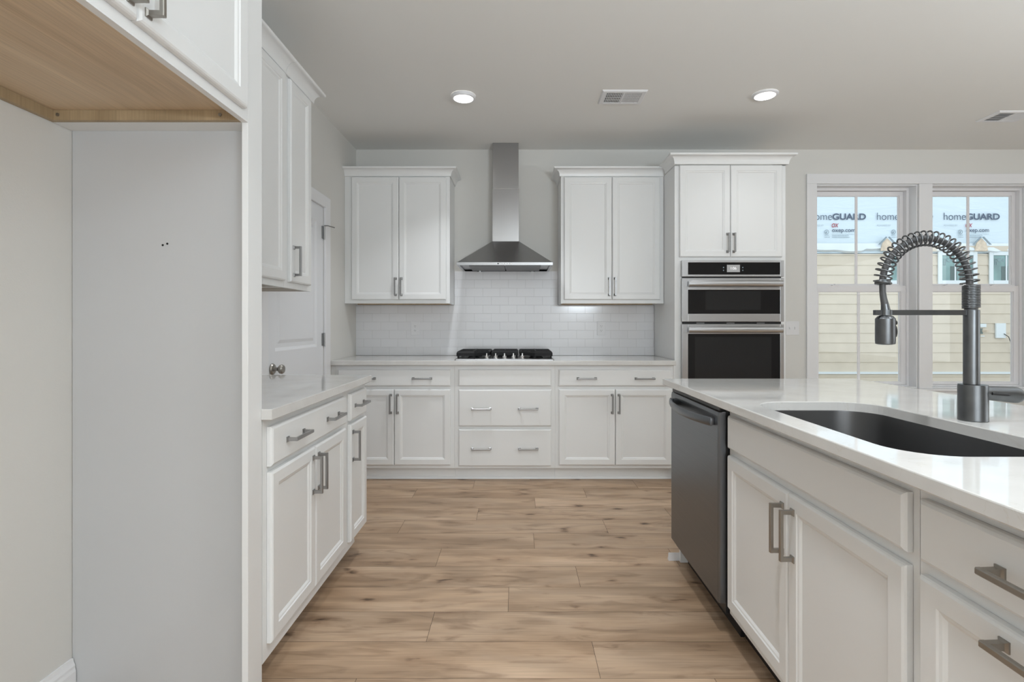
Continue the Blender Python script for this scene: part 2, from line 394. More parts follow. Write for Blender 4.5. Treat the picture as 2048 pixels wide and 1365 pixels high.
def baseb(name, F, u0, u1, h=.128):
    bm = BM(); prof = [(.0006, .0005), (.016, .0005), (.016, h-.04), (.013, h-.03), (.013, h-.022), (.009, h-.012), (.007, h), (.0006, h)]
    prism(bm, prof, lambda p, q, t: F(t, p, q), u0, u1)
    sh = [(.0165, .0005), (.03, .0005), (.029, .007), (.025, .014), (.0165, .018)]
    prism(bm, sh, lambda p, q, t: F(t, p, q), u0, u1); struct(name, bm, 'trim')
baseb('baseboard_left', Fleft, -4.5, 1.626)
baseb('baseboard_back', Fback, 2.06, 6.49)

# windows
def window(i, x0, x1):
    w_ = thing('window_%d' % i, '', 'window', ((x0+x1)/2, W+.08, OZ0)); del w_['label']; del w_['category']; w_['kind'] = 'structure'
    bm = BM(); g = .001
    # jamb liner
    for a, c in ((x0+g, x0+.012), (x1-.012, x1-g)): box(bm, a, c, W+.001, W+.085, OZ0+g, OZ1-g)
    box(bm, x0+.012, x1-.012, W+.001, W+.085, OZ1-.012, OZ1-g); box(bm, x0+.012, x1-.012, W+.001, W+.085, OZ0+g, OZ0+.012)
    obj('jamb', bm, 'trim', w_)
    bm = BM(); a0, a1, f = x0+.001, x1-.001, .032
    for (p, q) in ((a0, a0+f), (a1-f, a1)): box(bm, p, q, W+.086, W+.164, OZ0+g, OZ1-g)
    box(bm, a0+f, a1-f, W+.086, W+.164, OZ1-f, OZ1-g); box(bm, a0+f, a1-f, W+.086, W+.164, OZ0+g, OZ0+.022)
    obj('frame', bm, 'vinyl', w_)
    # upper sash outside, lower sash inside
    def sash(name, y0, y1, u0, u1, z0, z1, gx0, gx1, gz0, gz1, mz):
        bm = BM()
        for (p, q, r, s) in ((u0, gx0, z0, z1), (gx1, u1, z0, z1), (gx0, gx1, z0, gz0), (gx0, gx1, gz1, z1)): box(bm, p, q, y0, y1, r, s)
        # glazing bead, stepped back
        e = .006
        for (p, q, r, s) in ((gx0, gx0+e, gz0, gz1), (gx1-e, gx1, gz0, gz1), (gx0+e, gx1-e, gz0, gz0+e), (gx0+e, gx1-e, gz1-e, gz1)): box(bm, p, q, y0+.007, y1-.004, r, s)
        o = obj(name, bm, 'vinyl', w_)
        bm = BM(); c = (x0+x1)/2; ym = (y0+y1)/2; box(bm, c-.011, c+.011, ym-.004, ym+.004, gz0+e, gz1-e); obj('muntin', bm, 'vinyl', o)
        bm = BM(); box(bm, gx0+e, gx1-e, ym+.006, ym+.008, gz0+e, gz1-e); obj('pane', bm, 'glass', o)
        return o
    sash('upper_sash', W+.128, W+.156, x0+.034, x1-.034, 1.512, OZ1-.034, x0+.065, x1-.065, 1.552, 2.358, 0)
    lo = sash('lower_sash', W+.094, W+.124, x0+.034, x1-.034, OZ0+.024, 1.538, x0+.078, x1-.078, .669, 1.487, 0)
    for u in (x0+.24, x1-.24):
        bm = BM(); box(bm, u-.03, u+.03, W+.099, W+.120, 1.5385, 1.546, .002); lathe(bm, u, W+.109, [(.009, 1.5455), (.009, 1.552), (.006, 1.554)], 16); obj('sash_lock', bm, 'vinyl', lo)
for i, (a, c) in enumerate(OP): window(i+1, a, c)
bm = BM(); cw = .087; cz = OZ1+cw; t0, t1 = W-.018, W-.0005
box(bm, OP[0][0]-cw, OP[1][1]+cw, t0, t1, OZ1, cz, .002)
for a, c in ((OP[0][0]-cw, OP[0][0]), (OP[0][1], OP[1][0]), (OP[1][1], OP[1][1]+cw)): box(bm, a, c, t0, t1, OZ0, OZ1-.0005, .002)
struct('trim_1', bm, 'trim')
bm = BM(); box(bm, OP[0][0]-cw-.02, OP[1][1]+cw+.02, W-.04, t1, OZ0-.022, OZ0-.0005, .004); box(bm, OP[0][0]-cw, OP[1][1]+cw, t0, t1, OZ0-.10, OZ0-.0225, .002); struct('trim_2', bm, 'trim')

# door on the left wall
d = thing('door_1', '', 'door', (XL, 3.316, 0)); del d['label']; del d['category']; d['kind'] = 'structure'
def doorslab():
    y0, y1, zt = 2.8855, 3.7462, 2.0445; xo = XL-.002
    bm = BM()
    def rect(a, b, z0, z1, x): return [(x, a, z0), (x, b, z0), (x, b, z1), (x, a, z1)]
    box(bm, xo-.035, xo-.012, y0, y1, .008, zt)
    ho = [(y0+.115, y1-.115, .22, .84), (y0+.115, y1-.115, 1.03, 1.93)]
    # stiles and rails around two panels
    fb = lambda a, b, z0, z1: box(bm, xo-.012, xo, a, b, z0, z1)
    fb(y0, ho[0][0], .008, zt); fb(ho[0][1], y1, .008, zt)
    fb(ho[0][0], ho[0][1], .008, .22); fb(ho[0][0], ho[0][1], .84, 1.03); fb(ho[0][0], ho[0][1], 1.93, zt)
    for a, b, z0, z1 in ho:
        rings(bm, [rect(a, b, z0, z1, xo), rect(a+.006, b-.006, z0+.006, z1-.006, xo-.002), rect(a+.02, b-.02, z0+.02, z1-.02, xo-.009), rect(a+.045, b-.045, z0+.045, z1-.045, xo-.009), rect(a+.065, b-.065, z0+.065, z1-.065, xo-.003)], cap0=False)
    return bm
slab = obj('slab', doorslab(), 'door', d)
bm = BM(); y = 2.96; z = .93
def lx(bm, y, z, prof, n=24): rings(bm, [[(x, y+r*math.cos(2*PI*i/n), z+r*math.sin(2*PI*i/n)) for i in range(n)] for r, x in prof])
lx(bm, y, z, [(.033, XL-.001), (.033, XL+.005), (.027, XL+.012), (.012, XL+.014), (.010, XL+.032), (.016, XL+.038), (.026, XL+.047), (.0275, XL+.058), (.022, XL+.067), (.006, XL+.071)])
obj('knob', bm, 'pull', slab, smooth=True)
for zc in (1.86, 1.08, .30):
    bm = BM(); box(bm, XL-.001, XL+.0015, 3.712, 3.742, zc-.045, zc+.045); tubepts = [(XL+.006, 3.745, zc-.048), (XL+.006, 3.745, zc+.048)]; tube(bm, tubepts, .007, 10)
    if zc > 1.8: tube(bm, [(XL+.006, 3.745, zc+.052), (XL+.03, 3.75, zc+.053), (XL+.062, 3.80, zc+.048)], .004, 8)
    obj('hinge', bm, 'nickel', slab)
bm = BM()
for (a, b_, z0, z1) in ((2.80, 2.884, .001, 2.129), (3.7475, 3.846, .001, 2.129), (2.884, 3.7475, 2.046, 2.129)):
    box(bm, XL+.0005, XL+.017, a, b_, z0, z1, .003)
obj('casing', bm, 'trim', d)
bm = BM(); box(bm, XL-.118, XL-.038, 2.886, 2.8885, 0.001, 2.044); box(bm, XL-.118, XL-.038, 3.7435, 3.746, 0.001, 2.044); box(bm, XL-.14, XL-.12, 2.889, 3.743, .001, 2.04); obj('jamb', bm, 'trim', d)

# ------------------------------------------------------------------ base cabinets, back wall
DF = .61                                   # frame plane
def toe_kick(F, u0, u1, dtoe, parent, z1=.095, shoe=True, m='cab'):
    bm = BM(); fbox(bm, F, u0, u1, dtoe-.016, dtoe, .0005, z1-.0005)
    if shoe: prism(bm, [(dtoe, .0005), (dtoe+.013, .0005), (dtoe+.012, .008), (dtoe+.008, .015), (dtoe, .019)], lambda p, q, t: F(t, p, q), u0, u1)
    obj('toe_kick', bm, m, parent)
def base_cab(F, u0, u1, label, group, fronts, df=DF, rails=(.709,), toe=.545, z1=.879, mull=(), zb=.095, mesh=None, name='base_cabinet', shoe=True, sink=False, toem='cab'):
    cu = (u0+u1)/2
    t = thing(name, label, 'cabinet', F(cu, df/2 if df > .1 else 0, 0), group)
    bk = .003 if df > .1 else -.58
    carcass(F, u0+.0005, u1-.0005, df, zb, z1, t, toe=toe, dback=bk, top=not sink)
    frame(F, u0+.0005, u1-.0005, df, zb, z1, t, rails=rails, mull=mull, th=.004 if sink else .019)
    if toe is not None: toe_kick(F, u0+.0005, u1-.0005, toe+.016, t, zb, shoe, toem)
    for (kind, a, b_, z0, zt, hs) in fronts:
        f = obj('door' if kind == 'door' else ('drawer_front' if kind == 'drawer' else 'false_front'), front(F, a, b_, z0, zt, df+.0008, kind == 'door'), 'cab', t)
        for (hu, hz, vert) in hs: pull(F, hu, df+.0198, hz, vert, f, mesh)
    return t
GB = None
base_cab(Fback, -1.378, -.474, 'white two-door base cabinet in the back left corner, partly behind the left counter', GB,
         [('drawer', -1.360, -.504, .721, .8475, [(-1.145, .780, 0), (-.719, .780, 0)]),
          ('door', -1.360, -.9335, .1207, .696, [(-.957, .587, 1)]), ('door', -.9305, -.504, .1207, .696, [(-.905, .587, 1)])])
base_cab(Fback, -.474, .290, 'white base cabinet with two wide slab drawers directly below the gas cooktop', GB,
         [('false', -.443, .261, .721, .8475, []),
          ('drawer', -.443, .261, .416, .695, [(-.271, .549, 0), (.085, .549, 0)]),
          ('drawer', -.443, .261, .113, .394, [(-.271, .246, 0), (.085, .246, 0)])], rails=(.709, .405))
base_cab(Fback, .290, 1.190, 'white two-door base cabinet between the cooktop drawers and the oven tower', GB,
         [('drawer', .318, 1.175, .721, .8475, [(.529, .780, 0), (.968, .780, 0)]),
          ('door', .318, .745, .1207, .696, [(.721, .587, 1)]), ('door', .748, 1.175, .1207, .696, [(.772, .587, 1)])])
bm = BM(); fbox(bm, Fback, XL+.001, -1.379, .585, DF, .0005, .879); tag(obj('cabinet_filler', bm, 'cab'), 'narrow white filler strip between left wall and back corner base cabinet', 'filler strip')
bm = BM(); fbox(bm, Fback, 1.191, 1.2055, .585, DF, .0005, .879); tag(obj('cabinet_filler', bm, 'cab'), 'thin white filler strip between back base cabinet and oven tower', 'filler strip')

def slabtop(bm, poly, z0, z1, e=.003):
    """stone slab from a footprint with eased edges (poly counter-clockwise)"""
    n = len(poly)
    def inset(q):
        out = []
        for i in range(n):
            p0, p1, p2 = (Vector(poly[(i-1) % n]), Vector(poly[i]), Vector(poly[(i+1) % n]))
            a = (p1-p0).normalized(); b_ = (p2-p1).normalized(); na = Vector((-a.y, a.x)); nb = Vector((-b_.y, b_.x)); m_ = (na+nb); m_ = m_/max(m_.dot(na), .2)
            out.append(p1+m_*q)
        return out
    rs = []
    for q, z in ((e, z0), (0, z0+e), (0, z1-e), (e*.3, z1-e*.3), (e, z1)): rs.append([(p.x, p.y, z) for p in inset(q)])
    return rings(bm, rs)
ZT = .916
bm = BM(); slabtop(bm, [(XL+.001, 3.86), (1.2, 3.86), (1.2, W-.001), (XL+.001, W-.001)], .8805, ZT)
tag(obj('countertop', bm, 'quartz'), 'cream white quartz countertop along the back wall, under the cooktop', 'countertop')

# backsplash
bm = BM(); box(bm, XL+.001, 1.205, W-.009, W-.0005, ZT+.002, 1.3605); box(bm, -.549, .3575, W-.009, W-.0005, 1.3605, 1.657)
o = obj('backsplash', bm, 'tile'); o.location = (0, 0, ZT); o.data.transform(Matrix.Translation((0, 0, -ZT))); tag(o, 'white subway tile backsplash on the back wall behind the cooktop', 'backsplash')

def outlet(x, z, label, gang=1, yw=W-.009, sw=False, group=None):
    t = thing('light_switch' if sw else 'electrical_outlet', label, 'switch' if sw else 'outlet', (x, yw, z), group)
    wd = .037 if gang == 1 else .058; h = .060; bm = BM(); box(bm, x-wd, x+wd, yw-.006, yw-.0003, z-h, z+h, .002); obj('cover_plate', bm, 'plate', t)
    for g in ((0,) if gang == 1 else (-.023, .023)):
        if sw:
            bm = BM(); box(bm, x+g-.005, x+g+.005, yw-.012, yw-.0062, z-.010, z+.012, .001); obj('toggle', bm, 'plate', t)
        else:
            for s in (-1, 1):
                bm = BM(); zc = z+s*.0195; rings(bm, [[(x+.0165*math.cos(2*PI*i/24), y, zc+.0145*math.sin(2*PI*i/24)) for i in range(24)] for y in (yw-.0062, yw-.0085)]); s_ = obj('socket', bm, 'plate', t)
                bm = BM(); box(bm, x-.0075, x-.0055, yw-.0092, yw-.0086, zc-.002, zc+.006); box(bm, x+.0055, x+.0075, yw-.0092, yw-.0086, zc-.002, zc+.005); box(bm, x-.002, x+.002, yw-.0092, yw-.0086, zc-.0095, zc-.006); obj('slots', bm, 'dark', s_)
outlet(-.894, 1.156, 'white outlet on the backsplash left of the cooktop', group='outlets on the backsplash')
outlet(.740, 1.156, 'white outlet on the backsplash right of the cooktop', group='outlets on the backsplash')
outlet(2.424, 1.157, 'double toggle switch plate on the wall between oven tower and window', 2, W, True)

# ------------------------------------------------------------------ wall cabinets, back wall
def wall_cab(F, u0, u1, label, doors, zb, zt, cr=None, df=.305, name='wall_cabinet', mull=(), zd=(1.392, 2.397), rails=()):
    t = thing(name, label, 'cabinet', F((u0+u1)/2, df/2, zb))
    bm = BM(); di = df-.019; tt = .018; a0, a1 = u0+.0005, u1-.0005
    for a in (a0, a1-tt): fbox(bm, F, a, a+tt, .003, di, zb, zt)
    fbox(bm, F, a0+tt, a1-tt, .003, .009, zb+.035, zt); fbox(bm, F, a0+tt, a1-tt, .009, di, zt-tt, zt)
    obj('body', bm, 'cab', t)
    bm = BM(); fbox(bm, F, a0+tt, a1-tt, .009, di, zb+.022, zb+.034); fbox(bm, F, a0+tt, a1-tt, .009, .025, zb+.001, zb+.022); obj('bottom_panel', bm, 'maple', t)
    frame(F, a0, a1, df, zb, zt, t, mull=mull, st=.066 if u0 == XL+.001 else .05)
    for (a, b_, hs) in doors:
        f = obj('door', front(F, a, b_, zd[0], zd[1], df+.0008), 'cab', t)
        for (hu, hz) in hs: pull(F, hu, df+.0198, hz, 1, f)
    if cr: crown(F, u0+.0005, u1-.0005, df+.0002, cr[0], cr[1], t, **cr[2])
    return t
wall_cab(Fback, XL+.001, -.551, 'white two-door wall cabinet left of the range hood', [(-1.355, -.969, [(-.992, 1.4985)]), (-.966, -.579, [(-.9445, 1.4985)])], 1.362, 2.404, (2.4045, 2.472, dict(left=False)))
wall_cab(Fback, .360, 1.205, 'white two-door wall cabinet between the range hood and oven tower', [(.385, .7765, [(.7525, 1.4985)]), (.7795, 1.172, [(.800, 1.4985)])], 1.362, 2.404, (2.4045, 2.472, dict(right=False)))

# ------------------------------------------------------------------ oven tower
TD = .59
t = thing('oven_cabinet', 'tall white cabinet tower that holds the wall oven, left of the windows', 'cabinet', (1.63, W-.3, 0))
bm = BM(); x0, x1 = 1.207, 2.056; F = Fback; di = TD-.019
for a in (x0, x1-.018): fbox(bm, F, a, a+.018, .003, di, .0005, 2.405)
fbox(bm, F, x0+.018, x1-.018, .003, .009, .1, 2.405)
for z in (.10, .56, 1.69, 2.386): fbox(bm, F, x0+.018, x1-.018, .01, di, z-.018, z)
obj('body', bm, 'cab', t)
bm = BM()
fbox(bm, F, x0, 1.262, di, TD, .1, 2.405); fbox(bm, F, 2.016, x1, di, TD, .1, 2.405)
fbox(bm, F, 1.262, 2.016, di, TD, 2.367, 2.405); fbox(bm, F, 1.262, 2.016, di, TD, 1.668, 1.725); fbox(bm, F, 1.262, 2.016, di, TD, .50, .56); fbox(bm, F, 1.262, 2.016, di, TD, .1, .138)
obj('face_frame', bm, 'cab', t)
for a, b_, hu in ((1.240, 1.6265, 1.603), (1.6295, 2.024, 1.650)):
    f = obj('door', front(F, a, b_, 1.704, 2.407, TD+.0008), 'cab', t); pull(F, hu, TD+.0198, 1.811, 1, f)
f = obj('drawer_front', front(F, 1.240, 2.024, .125, .52, TD+.0008, False), 'cab', t); pull(F, 1.44, TD+.0198, .33, 0, f); pull(F, 1.82, TD+.0198, .33, 0, f)
toe_kick(F, x0+.018, x1-.018, .545, t, .1)
crown(F, x0, x1, TD+.0205, 2.4085, 2.481, t, lback=.366, p=.055)

# wall oven (microwave above oven)
t = thing('wall_oven', 'stainless steel double wall oven with black glass set in the white tower', 'oven', (1.639, W-TD, .62))
ox0, ox1 = 1.253, 2.025; yf = W-TD-.001
bm = BM(); box(bm, 1.27, 2.008, yf, W-.08, .60, 1.666); box(bm, 1.262, 2.016, yf-.008, yf, .60, 1.666); obj('cavity', bm, 'black', t)
def ovframe(z0, z1, gz0, gz1, gx0=1.297, gx1=1.996, y1=yf-.009, th=.028):
    bm = BM(); y0 = y1-th
    for p, q, r, s in ((ox0, gx0, z0, z1), (gx1, ox1, z0, z1), (gx0, gx1, z0, gz0), (gx0, gx1, gz1, z1)): box(bm, p, q, y0, y1, r, s, .0015)
    return bm
cp = obj('control_panel', ovframe(1.553, 1.676, 1.568, 1.660), 'steelh', t)
bm = BM(); box(bm, 1.2975, 1.9955, yf-.034, yf-.012, 1.5685, 1.6595); g_ = obj('control_glass', bm, 'glassblack', cp)
bm = BM(); box(bm, 1.593, 1.691, yf-.0352, yf-.0342, 1.587, 1.642); sc = obj('display', bm, 'screen', cp)
def text(body, size, F, m, parent, name='lettering', offset=0, width=None, extrude=.0006, shear=0, space=1, height=None):
    cu = bpy.data.curves.new(name, 'FONT'); cu.body = body; cu.size = size; cu.offset = offset; cu.extrude = 0; cu.shear = shear; cu.space_character = space
    tmp = bpy.data.objects.new('tmp', cu); C.objects.link(tmp)
    dg = bpy.context.evaluated_depsgraph_get(); me = bpy.data.meshes.new_from_object(tmp.evaluated_get(dg)); bpy.data.objects.remove(tmp); bpy.data.curves.remove(cu)
    xs = [v.co.x for v in me.vertices]; x0, x1 = min(xs), max(xs); s = (width/(x1-x0)) if width else 1
    ys = [v.co.y for v in me.vertices]; sy = (height/(max(ys)-min(ys))) if height else s
    bm = bmesh.new(); bm.from_mesh(me); bpy.data.meshes.remove(me)
    for v in bm.verts: v.co = F((v.co.x-x0)*s, v.co.y*sy)
    for f in bm.faces: f.normal_update()
    me = bpy.data.meshes.new(name); off = OFF[parent]; bmesh.ops.translate(bm, verts=bm.verts, vec=-off)
    bm.to_mesh(me); bm.free(); me.materials.append(M[m]); o = bpy.data.objects.new(name, me); C.objects.link(o); o.parent = parent; OFF[o] = off
    return o
text('1:06', .03, lambda a, c: (1.622+a, yf-.0356, 1.606+c), 'digit', cp, name='clock_digits', width=.042)
for x in (1.567, 1.713):
    for z in (1.600, 1.622):
        bm = BM(); rings(bm, [[(x+.004*math.cos(2*PI*i/12), y, z+.005*math.sin(2*PI*i/12)) for i in range(12)] for y in (yf-.0342, yf-.0347)]); obj('button_icon', bm, 'inkgrey', cp)
def oven_door(name, z0, z1, gz0, gz1, hz, wx0, wx1, wz0, wz1):
    d_ = obj(name, ovframe(z0, z1, gz0, gz1), 'steelh', t)
    bm = BM(); box(bm, 1.2975, 1.9955, yf-.0335, yf-.012, gz0+.0005, gz1-.0005); obj('glass', bm, 'glassblack', d_)
    bm = BM(); box(bm, wx0, wx1, yf-.0340, yf-.0337, wz0, wz1); obj('viewing_window', bm, 'glassdark', d_)
    bm = BM(); n = 24; rs = []
    for i in range(n+1):
        s = i/n; x = 1.294+.708*s; by = yf-.037-.028-.012*math.sin(PI*s)
        rs.append([(x, by+.009*math.cos(a)*1.0, hz+.0215*math.sin(a)) for a in [2*PI*k/16 for k in range(16)]])
    rings(bm, rs)
    for x in (1.310, 1.986): box(bm, x-.009, x+.009, yf-.062, yf-.0372, hz-.012, hz+.012, .003)
    obj('handle', bm, 'steelh', d_, smooth=True, angle=50)
oven_door('microwave_door', 1.211, 1.541, 1.270, 1.4525, 1.498, 1.43, 1.85, 1.30, 1.444)
oven_door('oven_door', .622, 1.191, .70, 1.118, 1.150, 1.35, 1.93, .76, 1.095)
for x in (1.40, 1.63, 1.86):
    bm = BM(); box(bm, x-.03, x+.03, yf-.012, yf-.0085, 1.196, 1.204); obj('vent_slot', bm, 'filter', t)

# ------------------------------------------------------------------ range hood
HX = -.0965
t = thing('range_hood', 'stainless steel pyramid range hood on the back wall above the cooktop', 'range hood', (HX, W-.25, 1.658))
x0, x1, yf2, yb, cw2 = HX-.3775, HX+.3775, 4.02, W-.001, .1125
def rect(a, b_, c, e, z): return [(a, c, z), (b_, c, z), (b_, e, z), (a, e, z)]
bm = BM(); ch0 = 4.335
rings(bm, [rect(x0+.02, x1-.02, yf2+.02, yb, 1.668), rect(x0+.02, x1-.02, yf2+.02, yb, 1.656), rect(x0, x1, yf2, yb, 1.656), rect(x0, x1, yf2, yb, 1.678),
           rect(x0+.006, x1-.006, yf2+.006, yb, 1.681), rect(HX-cw2-.002, HX+cw2+.002, ch0-.002, yb, 1.893)])
cn = obj('canopy', bm, 'steelhood', t)
bm = BM()
for a, b_ in ((x0+.09, HX-.004), (HX+.004, x1-.09)):
    box(bm, a, b_, yf2+.07, yb-.06, 1.655, 1.6675)
obj('grease_filter', bm, 'filter', t)
for x in (HX-.25+.02, HX+.25-.02):
    bm = BM(); lathe(bm, x, yb-.03, [(.022, 1.650), (.022, 1.667)], 20); obj('hood_lamp', bm, 'chrome', t)
bm = BM(); box(bm, HX-cw2, HX+cw2, ch0, yb, 1.8925, 2.340, .0015); obj('lower_chimney', bm, 'steelv', t)
bm = BM(); box(bm, HX-cw2+.003, HX+cw2-.003, ch0+.003, yb, 2.3405, CEIL-.001, .0015); obj('upper_chimney', bm, 'steelv', t)
for i in range(6):
    x = HX-.052+i*.0205; bm = BM(); rings(bm, [[(x+r*math.cos(2*PI*k/16), y, 1.667+r*math.sin(2*PI*k/16)) for k in range(16)] for r, y in ((.0055, yf2-.0002), (.0055, yf2-.003), (.004, yf2-.0045))]); obj('button', bm, 'black' if i == 0 else 'chrome', t)

# ------------------------------------------------------------------ gas cooktop
t = thing('gas_cooktop', 'stainless gas cooktop with black grates and five knobs on the back counter', 'cooktop', (HX, 4.15, ZT))
bm = BM(); cx0, cx1, cy0, cy1 = HX-.381, HX+.381, 3.905, 4.41
def rr(a, b_, c, e, r, z, n=4):
    P = []
    for (px, py, s) in ((b_-r, c+r, -PI/2), (b_-r, e-r, 0), (a+r, e-r, PI/2), (a+r, c+r, PI)):
        for i in range(n+1): an = s+PI/2*i/n; P.append((px+r*math.cos(an), py+r*math.sin(an), z))
    return P
rings(bm, [rr(cx0, cx1, cy0, cy1, .012, ZT+.0006), rr(cx0, cx1, cy0, cy1, .012, ZT+.005), rr(cx0+.006, cx1-.006, cy0+.006, cy1-.006, .010, ZT+.010), rr(cx0+.02, cx1-.02, cy0+.02, cy1-.02, .01, ZT+.0105), rr(cx0+.03, cx1-.03, cy0+.03, cy1-.03, .01, ZT+.0075)])
obj('base_tray', bm, 'steelh', t)
zt = ZT+.066; zl = ZT+.028
def grate(poly, label=None):
    """cast-iron grate: a deep perimeter skirt, close-set top bars and feet"""
    bm = BM(); n = len(poly); P = [Vector(p) for p in poly]; c = sum(P, Vector((0, 0)))/n
    def ins(q): return [p+(c-p).normalized()*q for p in P]
    rings(bm, [[(*p, zl) for p in ins(0)], [(*p, zt-.014) for p in ins(.0)], [(*p, zt-.001) for p in ins(.014)], [(*p, zt-.001) for p in ins(.024)], [(*p, zl) for p in ins(.012)]], False, False)
    xs = [p.x for p in P]; ys = [p.y for p in P]
    def span(y):
        X = []
        for i in range(n):
            a, b_ = P[i], P[(i+1) % n]
            if (a.y-y)*(b_.y-y) < 0: X.append(a.x+(b_.x-a.x)*(y-a.y)/(b_.y-a.y))
        return (min(X), max(X)) if len(X) > 1 else None
    y = min(ys)+.04
    while y < max(ys)-.02:
        s = span(y)
        if s: box(bm, s[0]+.014, s[1]-.014, y-.005, y+.005, zt-.013, zt)
        y += .034
    xm = (min(xs)+max(xs))/2
    box(bm, xm-.005, xm+.005, min(ys)+.02, max(ys)-.02, zt-.012, zt+.0008)
    for p in ins(.022): box(bm, p.x-.007, p.x+.007, p.y-.007, p.y+.007, ZT+.0075, zl+.012)
    return obj('grate', bm, 'iron', t)
gL = [(HX-.372, 3.965), (HX-.235, 3.965), (HX-.120, 4.075), (HX-.113, 4.385), (HX-.372, 4.385)]
grate(gL); grate([(2*HX-x, y) for x, y in gL][::-1]); grate([(HX-.107, 4.082), (HX+.107, 4.082), (HX+.107, 4.385), (HX-.107, 4.385)])
for (bx, by, br) in ((-.25, 4.08, .035), (-.25, 4.29, .045), (0, 4.24, .055), (.25, 4.08, .045), (.25, 4.29, .035)):
    bm = BM(); lathe(bm, HX+bx, by, [(br+.012, ZT+.008), (br+.008, ZT+.016), (br, ZT+.018), (br, ZT+.026), (br*.6, ZT+.029)], 24); obj('burner', bm, 'iron', t, smooth=True)
for i in range(5):
    x = HX-.138+.069*i; y = 3.975; z = ZT+.0082; bm = BM()
    lathe(bm, x, y, [(.023, z), (.023, z+.003), (.017, z+.004), (.0175, z+.016), (.012, z+.022), (.005, z+.0225)], 24)
    rings(bm, [[(x-.0045, y-.016, z+.02), (x+.0045, y-.016, z+.02), (x+.0045, y+.016, z+.02), (x-.0045, y+.016, z+.02)], [(x-.0035, y-.010, z+.042), (x+.0035, y-.010, z+.042), (x+.0035, y+.010, z+.042), (x-.0035, y+.010, z+.042)]])
    obj('knob', bm, 'chrome', t, smooth=True, angle=30)

# ------------------------------------------------------------------ left run
DL = .596                                  # frame plane: x = -.820
base_cab(Fleft, 1.648, 2.440, 'white base cabinet with one wide drawer over two doors beside the refrigerator bay', None,
         [('drawer', 1.676, 2.402, .722, .852, [(1.852, .788, 0), (2.228, .788, 0)]),
          ('door', 1.676, 2.0365, .143, .703, [(2.012, .597, 1)]), ('door', 2.0395, 2.402, .143, .703, [(2.066, .597, 1)])], df=DL, toe=.50, zb=.092, shoe=False)
t = base_cab(Fleft, 2.440, 2.757, 'narrow white base cabinet, one drawer and one door, far end of left counter', None,
         [('drawer', 2.474, 2.730, .722, .852, [(2.60, .788, 0)]), ('door', 2.474, 2.730, .134, .703, [(2.498, .597, 1)])], df=DL, toe=.50, zb=.15, shoe=False)
bm = BM(); prism(bm, [(2.4405, .0922), (2.583, .0922), (2.578, .112), (2.566, .1495), (2.4405, .1495)], lambda p, q, s: Fleft(p, s, q), DL-.019, DL); obj('lower_rail', bm, 'cab', t)
bm = BM(); slabtop(bm, [(XL+.001, 1.6475), (-.8195, 1.6475), (-.8195, 1.640), (-.785, 1.640), (-.785, 2.766), (XL+.001, 2.766)], .8805, ZT, .0025)
tag(obj('countertop', bm, 'quartz'), 'short cream white quartz countertop on the left base cabinets, in front of the door', 'countertop')
wall_cab(Fleft, 1.648, 2.440, 'white wall cabinet above the left counter, half hidden by the refrigerator panel', [(1.68, 2.050, []), (2.053, 2.423, [])], 1.366, 2.386, (2.3865, 2.4525, dict(left=False, right=False)), zd=(1.395, 2.378))
wall_cab(Fleft, 2.4405, 2.765, 'narrow single-door white wall cabinet at the far end above left counter', [(2.476, 2.722, [(2.503, 1.498)])], 1.366, 2.386, (2.3865, 2.4525, dict(left=False, right=True)), zd=(1.395, 2.378))

# refrigerator bay: side panel, over-fridge cabinet
t = thing('refrigerator_panel', 'tall white side panel of the empty refrigerator bay, floor to cabinet top', 'side panel', (-1.1, 1.637, 0))
bm = BM(); box(bm, XL+.0018, -.8395, 1.629, 1.646, .0005, 2.386); pn = obj('side_panel', bm, 'panel', t)
for (px, pz) in ((-1.127, 1.4405), (-1.1125, 1.445)):
    bm = BM(); rings(bm, [[(px+.0035*math.cos(2*PI*i/12), y, pz+.0035*math.sin(2*PI*i/12)) for i in range(12)] for y in (1.6289, 1.6284)]); obj('screw_hole', bm, 'dark', pn)
bm = BM(); box(bm, -.839, -.820, 1.561, 1.646, .0005, 2.386, .001); obj('front_stile', bm, 'cab', t)
bm = BM(); box(bm, XL+.002, -.8395, 1.562, 1.6285, 1.804, 2.386); obj('top_filler', bm, 'cab', t)
t = thing('wall_cabinet', 'deep white cabinet high above the refrigerator bay with bare wood underside', 'cabinet', (-1.1, 1.09, 1.804))
y0, y1, z0, z1 = .622, 1.560, 1.804, 2.386; xb = XL+.0015; xf = -.839
bm = BM(); box(bm, xb, xf, y0, y0+.016, z0, z1); box(bm, xb, xf, y1-.006, y1, z0+.033, z1); box(bm, xb, xb+.006, y0+.016, y1-.006, z0+.045, z1); box(bm, xb, xf, y0+.016, y1-.006, z1-.018, z1); obj('body', bm, 'cab', t)
bm = BM(); box(bm, xb+.001, xf-.001, y0+.017, y1-.001, z0+.0315, z0+.043); bp = obj('bottom_panel', bm, 'maple', t)
bm = BM(); box(bm, xb+.0002, xb+.016, y0+.017, y1-.017, z0+.0005, z0+.031); obj('back_rail', bm, 'maplex', t)
bm = BM(); box(bm, xb+.0002, xf-.001, y1-.016, y1-.0005, z0+.0005, z0+.031); sr = obj('side_rail', bm, 'maplex', t)
for x in (-1.385, -.895):
    bm = BM(); rings(bm, [[(x+r*math.cos(2*PI*i/14), y, z0+.017+r*math.sin(2*PI*i/14)) for i in range(14)] for r, y in ((.0055, y1-.0162), (.005, y1-.0182))]); obj('screw', bm, 'nickel', sr)
def Ff(u, d, z): return (xf+.019+d, u, z)
bm = BM()
